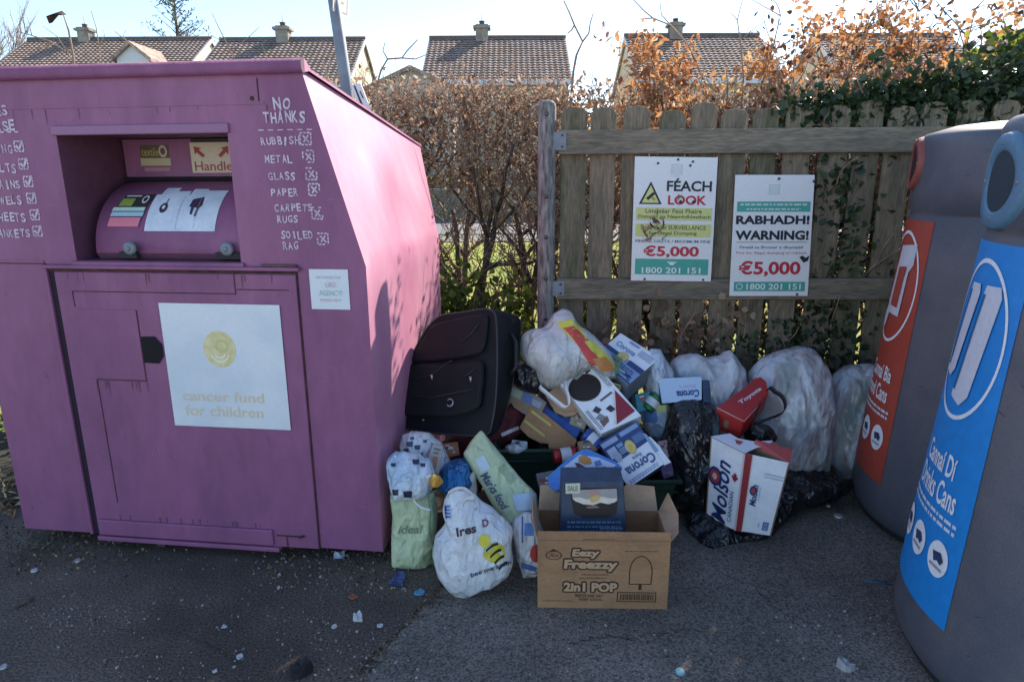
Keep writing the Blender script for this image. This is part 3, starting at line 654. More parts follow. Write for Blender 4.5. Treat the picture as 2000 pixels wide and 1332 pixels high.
ivy('evergreen_shrub', 'glossy green shrub lit from behind at the far right above the bins', [(2.62, 2.02, .2, .2, 650, -.5), (2.95, 2.12, .3, .2, 900, -.6)], 43, M_gleaf, .045, 'shrub')
ivy('bramble', 'brown dry bramble at the foot of the fence left of the white sacks', [(.55, .62, .22, .2, 170, .0), (.95, .72, .3, .22, 180, -.01)], 44, M_hleaf, .04, 'bramble')
ivy('privet_bush', 'yellow green leafy bush lit by the sun behind the suitcase', [(-.42, .62, .22, .34, 620, -.75), (-.1, .55, .25, .34, 620, -.8), (-.72, .6, .2, .3, 350, -.7), (.45, .6, .3, .3, 400, -.7)], 45, M_gleaf, .045, 'bush')
ivy('added_dark_bush', 'dark bush added to darken the strip beyond the left end of the purple bank', [(-2.95, .45, .4, .45, 1500, -.55), (-3.4, .6, .5, .5, 1200, -.5)], 46, M_ivy, .045, 'bush')  # added bush, darkens the bright grass strip left of the bank
# bare shoots against the sky
def sapling(label, y, stem, forks, r=.006):
    q = [Yp(px, py, y+dy) for px, py, dy in stem]; t = thing('bare_sapling', label, 'sapling', (q[0].x, q[0].y, 0), 'bare shoots against the sky'); mb = MB(); k = len(q)
    mb.tube([Vector((q[0].x+.03, q[0].y, .05)), q[0].lerp(Vector((q[0].x+.03, q[0].y, .05)), .5)]+q, [r*1.8, r*1.5]+[r*(1.2-.8*i/k) for i in range(k)], M_twig, 6); mb.build('stem', t)
    for f_ in forks:
        mb = MB(); g_ = [Yp(px, py, y+dy) for px, py, dy in f_]; mb.tube(g_, [r*(.8-.55*i/len(g_)) for i in range(len(g_))], M_twig, 5); mb.build('branch', t)
sapling('pale forked sapling rising right of the middle house', 5.6, [(1116, 185, 0), (1120, 140, .01), (1126, 108, 0), (1138, 82, .02), (1122, 50, .03), (1112, 25, .02), (1101, 2, 0)], [[(1138, 82, .02), (1150, 66, -.02), (1153, 45, -.03), (1159, 26, -.03)], [(1122, 50, .03), (1116, 60, .05), (1108, 66, .05)]], .009)
sapling('thin dark shoot bending over the fourth house chimney', 4.2, [(1380, 170, 0), (1345, 90, .02), (1310, 50, 0), (1275, 36, -.02), (1258, 22, 0), (1237, 0, .02)], [[(1310, 50, 0), (1292, 30, .03), (1289, 5, .03)], [(1275, 36, 0), (1250, 38, -.03)]], .005)
sapling('bare arching twig between the second house and the middle house', 4.3, [(735, 170, 0), (744, 138, .01), (757, 116, 0), (785, 114, -.02), (795, 100, .01), (816, 78, 0)], [[(785, 114, -.02), (812, 116, -.03), (836, 106, -.03)], [(757, 116, 0), (748, 100, .02), (752, 84, .02)]], .006)
sapling('very fine bare twigs above the second house', 4.0, [(470, 140, 0), (450, 100, 0), (436, 72, .01), (424, 48, 0), (414, 26, 0)], [[(450, 100, 0), (478, 80, .02), (506, 54, .02)], [(436, 72, .01), (428, 78, -.02), (412, 70, -.02)]], .0035)
sapling('fine straw coloured twigs leaning left above the bank', 3.9, [(160, 150, 0), (132, 104, 0), (100, 82, .02), (62, 70, 0), (34, 62, 0)], [[(132, 104, 0), (112, 72, -.02), (84, 52, -.02)], [(62, 70, 0), (58, 52, .02), (54, 34, .02)], [(100, 82, 0), (90, 92, .03), (70, 96, .03)]], .0035)
sapling('thin upright twig beside the left chimney', 3.9, [(196, 150, 0), (193, 90, 0), (188, 55, .01), (178, 22, 0)], [[(193, 90, 0), (204, 70, .02), (202, 58, .02)]], .003)
sapling('short pale twig crossing the white dormer gable', 3.9, [(330, 150, 0), (280, 108, 0), (258, 92, .01), (244, 78, 0), (224, 62, 0)], [[(258, 92, 0), (240, 72, .02), (246, 60, .02)]], .0035)
sapling('slender twig right of the fourth house chimney', 4.3, [(1452, 150, 0), (1446, 80, 0), (1440, 40, .01), (1450, 2, 0)], [[(1446, 80, 0), (1470, 58, .02), (1500, 40, .02)], [(1440, 40, 0), (1428, 26, 0)]], .004)
# curled dead leaf on a bent stalk
t = thing('dead_flower_stalk', 'bent brown stalk with a curled dead leaf above the bank at left', 'stalk', tuple(Yp(143, 115, 3.9))[:2]+(0,))
mb = MB(); q = [Yp(x, y, 3.9) for x, y in ((146, 160), (143, 110), (134, 60), (124, 30))]; mb.tube([Vector((q[0].x, 3.9, 0))]+q, [.006, .006, .006, .005, .003], M_twig, 6)
mb.build('stem', t); mb = MB(); q = [Yp(x, y, 3.9) for x, y in ((124, 30), (112, 25), (102, 32), (99, 46))]; mb.ribbon(q, [Vector((.004, .02, .006)), Vector((.008, .03, .014)), Vector((.014, .03, .008)), Vector((.004, .008, .004))], M_dleaf); mb.build('leaf', t, solid=.002)
# ------------------------------------------------------------------ purple textile bank
BX = Vector((-.5322, 2.4287, 0)); BA = -.1287
bu = Vector((math.cos(BA), math.sin(BA), 0)); bv = Vector((-bu.y, bu.x, 0))           # bu along the front to the right, bv into the bank
def BP(u, z, d=0): return BX+bu*u+bv*d+Vector((0, 0, z))
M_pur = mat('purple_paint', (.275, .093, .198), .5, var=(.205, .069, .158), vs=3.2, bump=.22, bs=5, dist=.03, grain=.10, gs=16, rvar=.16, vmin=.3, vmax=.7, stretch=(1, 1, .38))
M_purside = mat('sunlit_side_purple', (.42, .135, .245), .52, var=(.54, .25, .36), vs=2.4, coat=.42, spec=.6, bump=.06, bs=22, grain=.05, gs=30, stretch=(1, 1, .45), vmin=.38, vmax=.66)  # lit copy of the purple; the side's sunlight is put into its colour
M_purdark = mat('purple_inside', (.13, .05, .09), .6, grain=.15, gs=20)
M_seam = mat('rusty_seam', (.035, .015, .025), .9, var=(.09, .035, .02), vs=22)
M_rust = mat('rust_streak', (.10, .045, .04), .9, var=(.17, .09, .09), vs=30)
M_foot = mat('steel_foot', (.05, .045, .045), .8, grain=.2)
WL = -1.62
bank = thing('textile_bank', 'big purple metal clothes bank with open hopper and pink sunlit side', 'textile bank', tuple(BP(-.8, 0, .5)))
ZK, ZT, ZR = 1.2264, 1.905, 1.70
mb = MB(); zb = .06
# front sheet as strips round the hopper and the door opening
ul, ur, hz0, hz1 = -1.158, -.483, 1.236, 1.703
def TL(z): return WL+.19*max(0, (z-ZK)/(ZT-ZK))
def TR(z): return -.19*max(0, (z-ZK)/(ZT-ZK))
def fq(u0, u1, z0, z1, d=0, m=M_pur, mm=None):
    (mm or mb).quad(BP(u0(z1) if callable(u0) else u0, z1, d), BP(u1(z1) if callable(u1) else u1, z1, d), BP(u1(z0) if callable(u1) else u1, z0, d), BP(u0(z0) if callable(u0) else u0, z0, d), m)
fq(TL, TR, hz1, ZT); fq(TL, ul, hz0, hz1); fq(ur, TR, hz0, hz1); fq(TL, TR, ZK, hz0); fq(WL, 0, zb, ZK)
def side(s):
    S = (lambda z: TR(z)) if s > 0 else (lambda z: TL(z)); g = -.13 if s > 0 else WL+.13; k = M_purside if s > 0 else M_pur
    A = BP(S(zb), zb, 0); B = BP(S(ZK), ZK, 0); C = BP(S(ZT), ZT, 0); D = BP(g, ZR, 1.32); E = BP(S(ZK), ZK, 1.142); F_ = BP(S(zb), zb, 1.142)
    # sheet divided finely enough to be dented a little
    def patch(p00, p10, p11, p01, dent):
        nu, nv = 16, 12; vs = []
        for j in range(nv+1):
            for i in range(nu+1):
                u, v = i/nu, j/nv; p = p00*(1-u)*(1-v)+p10*u*(1-v)+p11*u*v+p01*(1-u)*v
                w_ = math.sin(math.pi*u)*math.sin(math.pi*v); vs.append(p+bu*(s*dent*w_*noise.noise(p*2.6+Vector((3, 1, 4)))))
        mb.add(vs, [(j*(nu+1)+i, j*(nu+1)+i+1, (j+1)*(nu+1)+i+1, (j+1)*(nu+1)+i) for j in range(nv) for i in range(nu)], k, True)
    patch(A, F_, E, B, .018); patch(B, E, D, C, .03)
    return D, E, F_
D1, E1, F1 = side(1); D0, E0, F0 = side(-1)
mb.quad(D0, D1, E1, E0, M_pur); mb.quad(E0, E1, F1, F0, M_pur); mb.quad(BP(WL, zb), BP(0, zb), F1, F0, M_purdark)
# hopper walls
hd = .42
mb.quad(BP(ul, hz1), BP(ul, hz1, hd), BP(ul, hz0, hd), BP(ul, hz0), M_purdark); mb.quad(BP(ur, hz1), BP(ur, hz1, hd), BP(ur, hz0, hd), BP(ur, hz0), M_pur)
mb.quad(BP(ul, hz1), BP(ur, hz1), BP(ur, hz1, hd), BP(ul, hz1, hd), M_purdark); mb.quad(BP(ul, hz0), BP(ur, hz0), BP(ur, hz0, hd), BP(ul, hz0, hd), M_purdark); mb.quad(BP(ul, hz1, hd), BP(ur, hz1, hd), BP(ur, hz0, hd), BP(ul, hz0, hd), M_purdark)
body = mb.build('body', bank)
# hopper rim
mb = MB(); mb.box(BP((ul+ur)/2, hz1+.012, -.004), (ur-ul+.02, .018, .034), mat('rim_paint', (.25, .11, .22), .5, grain=.06), (bu, bv, (0, 0, 1))); mb.build('hopper_rim', bank, bevel=.004)
mb = MB(); mb.box(BP((ul+ur)/2, hz0-.012, -.004), (ur-ul+.03, .02, .022), M_pur, (bu, bv, (0, 0, 1))); mb.build('hopper_sill', bank, bevel=.004)
# roof with rolled front lip
mb = MB(); pr = [(-.018, ZT-.014), (-.028, ZT-.004), (-.030, ZT+.018), (-.022, ZT+.031), (0, ZT+.036)]
ua, ub = WL+.17, -.176
for i in range(len(pr)-1): mb.quad(BP(ua, pr[i+1][1], pr[i+1][0]), BP(ub, pr[i+1][1], pr[i+1][0]), BP(ub, pr[i][1], pr[i][0]), BP(ua, pr[i][1], pr[i][0]), M_pur); mb.sm[-1] = True
mb.quad(BP(ua, pr[0][1], pr[0][0]), BP(ub, pr[0][1], pr[0][0]), BP(ub, ZT-.012, 0), BP(ua, ZT-.012, 0), M_pur)
a, b = BP(ua, ZT+.036, 0), BP(ub, ZT+.012, 0); c, d = BP(-.124, ZR+.006, 1.33), BP(WL+.124, ZR+.006, 1.33)
mb.quad(a, b, c, d, M_pur); dn = Vector((0, 0, -.010)); mb.quad(b, c, c+dn, b+dn, M_purside); mb.add([BP(ub, ZT+.036, 0), BP(ub, ZT-.01, 0), BP(ub+.004, ZT+.0, .05)], [(0, 1, 2)], M_purside); mb.quad(a, d, d+dn, BP(ua, ZT-.005, 0), M_pur); mb.quad(c, d, d+dn, c+dn, M_pur)
for uu in (ua, ub): mb.add([BP(uu, z, d_) for d_, z in pr]+[BP(uu, ZT-.012, 0)], [tuple(range(len(pr)+1))], M_purdark)
mb.build('roof', bank)
# plates, weld seams
bx = lambda mm, u0, u1, z0, z1, d0, d1, m: mm.box(BP((u0+u1)/2, (z0+z1)/2, (d0+d1)/2), (u1-u0, d1-d0, z1-z0), m, (bu, bv, (0, 0, 1)))
for a in ((-1.395, -.335, 1.793, 1.802, -.003, .001, M_pur), (WL, -1.30, 1.226, 1.236, -.004, .001, M_pur), (-.355, -.351, 1.80, 1.88, -.0015, .001, M_seam), (WL, -1.292, 1.221, 1.2245, -.0015, .001, M_seam)):
    mb = MB(); bx(mb, *a); mb.build('weld_seam', bank)
mb = MB(); mb.tube([BP(-.378, 1.813, -.002), BP(-.378, 1.813, .002)], .008, M_seam, 8); mb.build('rivet', bank)
# door: a plate standing 10 mm proud with a deep gap on its left
DL, DR, DZ0, DZ1 = -1.285, -.27, .058, 1.205
door = MB(); bx(door, DL+.028, DR, DZ0, DZ1-.012, -.010, .001, M_pur); dob = door.build('door', bank, bevel=.003)
mb = MB(); bx(mb, DL, DL+.026, DZ0, DZ1, -.0020, .001, mat('dark_gap', (.02, .01, .022), .9)); bx(mb, DR, DR+.006, DZ0, DZ1, -.0024, .001, M_seam); bx(mb, DL, DR+.006, DZ1-.010, DZ1, -.0028, .001, M_seam)
mb.build('door_gap', dob)
mb = MB(); bx(mb, DL-.012, DR+.02, DZ1+.002, DZ1+.016, -.024, .001, M_pur); bx(mb, -.40, -.262, DZ1+.0165, DZ1+.026, -.016, .001, M_rust); bx(mb, DL-.014, DL-.001, DZ0, DZ1, -.012, .001, M_pur); mb.build('door_frame', bank, bevel=.003)
def seam(pts, d=-.0115, t=.0035):
    mm = MB()
    for (u0, z0), (u1, z1) in zip(pts, pts[1:]):
        bx(mm, min(u0, u1)-t/2, max(u0, u1)+t/2, min(z0, z1)-t/2, max(z0, z1)+t/2, d, -.009, M_seam)
    return mm
s1 = [(-.51, 1.20), (-.51, 1.115), (-.53, 1.105), (-1.19, 1.118), (-1.19, 1.055)]
mm = MB()
for pl in ([(-.512, 1.195), (-.512, 1.118), (-1.19, 1.118), (-1.19, 1.058)], [(-.93, 1.045), (-.93, .76), (-1.145, .76), (-1.145, .22)], [(-.505, 1.135), (-.30, 1.135)]):
    q = seam(pl); mm.v, b0 = mm.v, len(mm.v); mm.add(q.v, q.f, M_seam)
mm.build('panel_seam', dob)
mb = MB(); bx(mb, -1.185, -.932, .765, 1.048, -.0135, -.009, M_pur); mb.build('lock_plate', dob, bevel=.002)
mb = MB(); f = lambda u, v, o=0: BP(-.925+.085*u, .945-.11*v, -.0125-o); poly(mb, f, ((0, .02), (.68, .0), (1, .3), (1, .72), (.72, 1), (0, .98)), mat('keyhole_dark', (.004, .004, .005), .9)); mb.build('keyhole', dob)
mb = MB(); bx(mb, -1.24, -.46, .066, .137, -.022, -.009, M_pur); mb.build('bottom_bar', dob, bevel=.004)
mb = MB(); bx(mb, -1.255, -.435, .040, .060, -.026, .05, M_pur); mb.build('bottom_lip', bank, bevel=.004)
mb = MB(); bx(mb, -.445, -.33, .108, .114, -.0125, -.009, M_seam); bx(mb, -.405, -.40, .062, .11, -.0125, -.009, M_seam); mb.tube([BP(-.345, .111, -.018), BP(-.325, .118, -.018)], .005, M_seam, 6)
mb.build('hinge_bolt', dob)
for u in (-1.5, -.12):
    for d in (.1, 1.0): mb = MB(); bx(mb, u-.05, u+.05, 0, .06, d, d+.1, M_foot); mb.build('foot', bank)
for u in (-1.20, -1.0): mb = MB(); bx(mb, u-.02, u+.02, .0, .04, .02, .06, M_foot); mb.build('foot', bank)
M_mount = mat('black_mount', (.012, .012, .014), .7)
# header panel and rotating chute inside the hopper
mb = MB(); bx(mb, -1.145, ur-.002, 1.548, 1.699, .335, .35, M_pur); hp = mb.build('header_panel', bank)
mb = MB(); bx(mb, -1.145, ur-.003, 1.532, 1.547, .325, .40, mat('dark_slot', (.006, .005, .007), .9)); mb.build('slot', hp)
prof = [(.345-.30*math.sin(t), 1.262+.268*math.cos(t)) for t in [math.pi/2*i/14 for i in range(15)]]
mb = MB(); c0, c1 = -1.105, ur-.004
vs = [BP(u, z, d) for d, z in prof for u in (c0, c1)]; mb.add(vs, [(2*i, 2*i+1, 2*i+3, 2*i+2) for i in range(14)], M_pur, True)
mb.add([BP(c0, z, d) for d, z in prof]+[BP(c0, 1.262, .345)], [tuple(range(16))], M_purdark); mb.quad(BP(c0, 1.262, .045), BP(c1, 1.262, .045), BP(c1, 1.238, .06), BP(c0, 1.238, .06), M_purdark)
chute = mb.build('chute', bank)
def CHT(u, v, o=.0015):                                  # u along the chute 0..1, v 0 top .. 1 bottom of the curve
    t = math.pi/2*v; n_ = Vector((-math.sin(t)/.30, math.cos(t)/.268)).normalized()
    return BP(c0+(c1-c0)*u, 1.262+.268*math.cos(t)+n_.y*o, .345-.30*math.sin(t)+n_.x*o)
def chq(mm, u0, u1, v0, v1, m, o=.0015, n=8, sk=0):
    for i in range(n):
        a = v0+(v1-v0)*i/n; b = v0+(v1-v0)*(i+1)/n; mm.quad(CHT(u0+sk*(v1-a), a, o), CHT(u1+sk*(v1-a), a, o), CHT(u1+sk*(v1-b), b, o), CHT(u0+sk*(v1-b), b, o), m)
PAPER = mat('torn_paper', (.62, .68, .76), .7, var=(.5, .56, .66), vs=9, grain=.08)
st = MB(); chq(st, .33, .80, .40, .80, PAPER)
for i, (a, b, h) in enumerate(((.36, .46, .29), (.46, .55, .35), (.56, .66, .31), (.66, .80, .34))): chq(st, a, b, h, .401, PAPER, n=3)
sto = st.build('torn_sticker', chute); mm = MB(); DK = ink((.05, .03, .06))
disc(mm, lambda u, v, o=.003: CHT(u, v, o), (.425, .57), .026, .055, DK, .003); disc(mm, lambda u, v, o=.003: CHT(u, v, o), (.425, .565), .011, .022, PAPER, .0035); chq(mm, .43, .436, .46, .53, DK, .003)
poly(mm, CHT, ((.60, .47), (.67, .44), (.68, .54), (.665, .57), (.66, .66), (.645, .66), (.65, .57), (.63, .57), (.63, .64), (.615, .64), (.61, .56), (.595, .56)), DK, .003)
chq(mm, .535, .538, .42, .78, ink((.4, .43, .5)), .003); chq(mm, .655, .657, .40, .78, ink((.4, .43, .5)), .003); mm.build('printing', sto)
st = MB(); chq(st, .085, .295, .40, .70, ink((.03, .03, .03)), sk=.1); sto = st.build('charity_sticker', chute); mm = MB()
chq(mm, .08, .30, .565, .605, ink((.45, .62, .55)), .003, sk=.1); chq(mm, .08, .30, .615, .66, ink((.35, .5, .6)), .003, sk=.1); chq(mm, .075, .285, .67, .76, ink((.62, .18, .24)), .003, sk=.1); chq(mm, .11, .2, .46, .55, ink((.25, .32, .06)), .003, sk=.08); chq(mm, .13, .235, .415, .435, ink((.6, .5, .55)), .003)
disc(mm, CHT, (.275, .47), .022, .05, ink((.6, .5, .55)), .0035, inner=.6); mm.build('printing', sto)
for u in (-.945, -.548):
    mb = MB(); p = BP(u, 1.283, .035); mb.tube([p-bv*.008, p-bv*.014, p-bv*.022], [.026, .027, .018], M_galv, 16); mb.tube([p-bv*.022, p-bv*.026], [.010, .006], M_galv, 10)
    bx(mb, u-.052, u+.02 if u < -.7 else u+.065, 1.244, 1.268, .028, .05, M_mount); mb.build('handle', chute)
HF = lambda u, v, o=.0015: BP(-1.145+(ur+1.145)*u, 1.699-.151*v, .335-o)
st = MB(); rect(st, HF, (.455, .1, .735, .90), ink((.55, .47, .36))); sto = st.build('handle_sticker', hp); mm = MB(); rect(mm, HF, (.465, .0, .735, .095), ink((.008, .007, .008)), .002)
text(mm, HF, 'Handle', (.475, .60, .725, .85), ink((.35, .05, .06)), .003, bold=.01)
for s in (-1, 1):
    c = .595+s*.08; poly(mm, HF, ((c+s*.035, .20), (c+s*.03, .42), (c+s*.018, .36), (c-s*.02, .50), (c-s*.036, .44), (c+s*.002, .29), (c-s*.015, .25)), ink((.3, .02, .04)), .003)
mm.build('printing', sto)
st = MB(); rect(st, HF, (.115, .15, .31, .5), ink((.10, .07, .05))); rect(st, HF, (.11, .5, .315, .7), ink((.42, .36, .22))); rect(st, HF, (.13, .75, .305, .85), ink((.35, .16, .2))); sto = st.build('charity_sticker', hp)
mm = MB(); text(mm, HF, 'textile', (.125, .22, .24, .44), ink((.4, .35, .1)), .003); disc(mm, HF, (.27, .32), .028, .16, ink((.5, .38, .36)), .003, inner=.6); mm.build('printing', sto)
# white sticker on the door
SF = lambda u, v, o=.0015: BP(-.831+.49*u, 1.079-.50*v, -.0135-o)
M_stk = mat('white_sticker', (.66, .70, .74), .45, var=(.58, .64, .70), vs=5, grain=.04)
st = MB(); rect(st, SF, (0, 0, 1, 1), M_stk, .001); sto = st.build('door_sticker', dob); mm = MB(); YF = mat('faded_yellow', (.62, .53, .25), .5, var=(.7, .64, .38), vs=30); YT = ink((.63, .55, .40))
disc(mm, SF, (.47, .355), .135, .145, YF); disc(mm, SF, (.49, .33), .06, .055, ink((.56, .52, .24)), .0025, inner=.6)
for k, (r, a0, a1) in enumerate(((.085, .3, 2.8), (.055, .4, 2.6))):
    n = 12; q = [(.47+r*math.cos(a0+(a1-a0)*i/n), .375+r*1.05*math.sin(a0+(a1-a0)*i/n)) for i in range(n+1)]; q2 = [(.47+(r-.012)*math.cos(a0+(a1-a0)*i/n), .372+(r-.012)*math.sin(a0+(a1-a0)*i/n)) for i in range(n+1)]
    mm.add([SF(u, v, .003) for u, v in q+q2], [(i, i+1, n+2+i, n+1+i) for i in range(n)], ink((.75, .72, .55)))
text(mm, SF, 'cancer fund', (.10, .70, .80, .785), YT, .002, bold=.012); text(mm, SF, 'for children', (.11, .82, .78, .91), YT, .002, bold=.012)
mm.build('printing', sto)
SF2 = lambda u, v, o=.0015: BP(-.219+.150*u, 1.214-.150*v, -.0005-o)
st = MB(); rect(st, SF2, (0, 0, 1, 1), M_stk, .002); sto = st.build('notice_sticker', bank); mm = MB()
for s_, r_, c_ in (('WE COLLECT FOR', (.16, .17, .82, .23), (.55, .48, .52)), ('LIKE', (.4, .32, .68, .44), (.6, .48, .5)), ('AGENCY!', (.22, .52, .82, .66), (.42, .55, .53)), ('PLEASE HELP', (.24, .73, .78, .80), (.6, .48, .5))): text(mm, SF2, s_, r_, ink(c_), .004, bold=.015)
mm.build('printing', sto)
# hand painted lists
PAINT = mat('hand_paint', (.58, .50, .58), .6, var=(.38, .28, .38), vs=34, vmin=.42, vmax=.66)
WF = lambda u, v, o=.0015: BP(u, v, -o)
mb = MB(); hand(mb, WF, 'NO', (-.305, 1.815, -.235, 1.775), PAINT, seed=3, bold=.03); hand(mb, WF, 'THANKS', (-.345, 1.768, -.185, 1.728), PAINT, seed=4, bold=.03)
for i in range(6): rect(mb, WF, (-.365+i*.036, 1.708, -.345+i*.036, 1.704), PAINT)
def tick(u, z, cross, s=.036, sd=0):
    r_ = random.Random(sd)
    for k in range(4):
        a, b = [((u, z), (u+s, z)), ((u+s, z), (u+s, z-s)), ((u+s, z-s), (u, z-s)), ((u, z-s), (u, z))][k]
        n = 3
        for i in range(n):
            if cross and r_.random() < .2: continue
            p = (a[0]+(b[0]-a[0])*i/n, a[1]+(b[1]-a[1])*i/n); q = (a[0]+(b[0]-a[0])*(i+.75)/n, a[1]+(b[1]-a[1])*(i+.75)/n); line(p, q, .0028)
    if cross: line((u+.25*s, z-.22*s), (u+.8*s, z-.8*s), .003); line((u+.75*s, z-.22*s), (u+.3*s, z-.8*s), .003)
    else: line((u+.18*s, z-.4*s), (u+.45*s, z-.85*s), .0042); line((u+.45*s, z-.85*s), (u+1.0*s, z+.1*s), .0042)
def line(p, q, t):
    d = Vector((q[0]-p[0], q[1]-p[1])); n_ = Vector((-d.y, d.x)).normalized()*t; poly(mb, WF, ((p[0]-n_.x, p[1]-n_.y), (q[0]-n_.x, q[1]-n_.y), (q[0]+n_.x, q[1]+n_.y), (p[0]+n_.x, p[1]+n_.y)), PAINT)
rows = [('RUBBISH', -.362, 1.683), ('METAL', -.352, 1.621), ('GLASS', -.346, 1.562), ('PAPER', -.340, 1.505), ('CARPETS', -.332, 1.450), ('RUGS', -.327, 1.410), ('SOILED', -.318, 1.352), ('RAG', -.315, 1.314)]
for i, (s_, u, z) in enumerate(rows): hand(mb, WF, s_, (u, z, u+.0205*len(s_)+.004, z-.028), PAINT, seed=10+i, bold=.025)
for i, (u, z) in enumerate(((-.212, 1.695), (-.207, 1.635), (-.201, 1.575), (-.195, 1.520), (-.190, 1.437), (-.176, 1.345))): tick(u, z, True, .040, i)
mb.build('lettering', bank); mb = MB()
for s_, u, z in (('YES', -1.335, 1.808), ('PLEASE', -1.315, 1.757)): hand(mb, WF, s_, (u-.030*len(s_), z, u, z-.040), PAINT, seed=31, bold=.03)
for i in range(7): rect(mb, WF, (-1.505+i*.03, 1.716, -1.489+i*.03, 1.711), PAINT)
for i, (s_, u, z) in enumerate((('CLOTHING', -1.345, 1.670), ('BELTS', -1.345, 1.600), ('CURTAINS', -1.338, 1.541), ('TOWELS', -1.346, 1.481), ('SHEETS', -1.343, 1.418), ('BLANKETS', -1.335, 1.356))): hand(mb, WF, s_, (u-.0235*len(s_), z, u, z-.033), PAINT, seed=40+i, bold=.025)
for i, (u, z) in enumerate(((-1.336, 1.68), (-1.330, 1.616), (-1.323, 1.552), (-1.322, 1.49), (-1.320, 1.428), (-1.321, 1.366))): tick(u, z, False, .036, 20+i)
mb.build('lettering', bank)
# scratches, chips and drips on the front paint
mb = MB(); rg = random.Random(77); CH1 = ink((.33, .17, .32)); CH2 = ink((.12, .05, .09))
for i in range(330):
    u = rg.uniform(-1.6, -.02); z = rg.uniform(.1, 1.9)
    if ul-.02 < u < ur+.02 and hz0 < z < hz1 or u < TL(z)+.02 or u > TR(z)-.02: continue
    d = -.0115 if (DL+.03 < u < DR and z < DZ1-.02) else -.0012
    if -.84 < u < -.33 and .57 < z < 1.09 or -1.19 < u < -.9 and .75 < z < 1.06 or z < .15 or abs(z-DZ1) < .04: continue
    l = rg.uniform(.003, .02)*(2.2 if rg.random() < .12 else 1); a = rg.uniform(-.4, .4)+(1.57 if rg.random() < .6 else 0); t = rg.uniform(.0006, .0018); e_ = (math.cos(a)*l, math.sin(a)*l)
    mb.quad(BP(u, z, d), BP(u+e_[0], z+e_[1], d), BP(u+e_[0]-e_[1]/l*t, z+e_[1]+e_[0]/l*t, d), BP(u-e_[1]/l*t, z+e_[0]/l*t, d), CH1 if rg.random() < .45 else CH2)
for i in range(46):                                     # rust runs below the seams
    u, z0_ = rg.choice(((rg.uniform(-1.27, -.28), 1.19), (rg.uniform(-1.18, -.92), .755), (rg.uniform(-1.2, -.5), .16), (rg.uniform(-1.16, -.48), 1.225), (rg.uniform(-1.4, -.3), 1.79))); l = rg.uniform(.012, .06); t_ = rg.uniform(.001, .003)
    d = -.0117 if z0_ < 1.2 else -.0016
    mb.add([BP(u-t_, z0_, d), BP(u+t_, z0_, d), BP(u+t_*.3, z0_-l, d), BP(u-t_*.3, z0_-l, d)], [(0, 1, 2, 3)], (M_rust, CH2)[i % 2])
mb.build('paint_wear', bank)

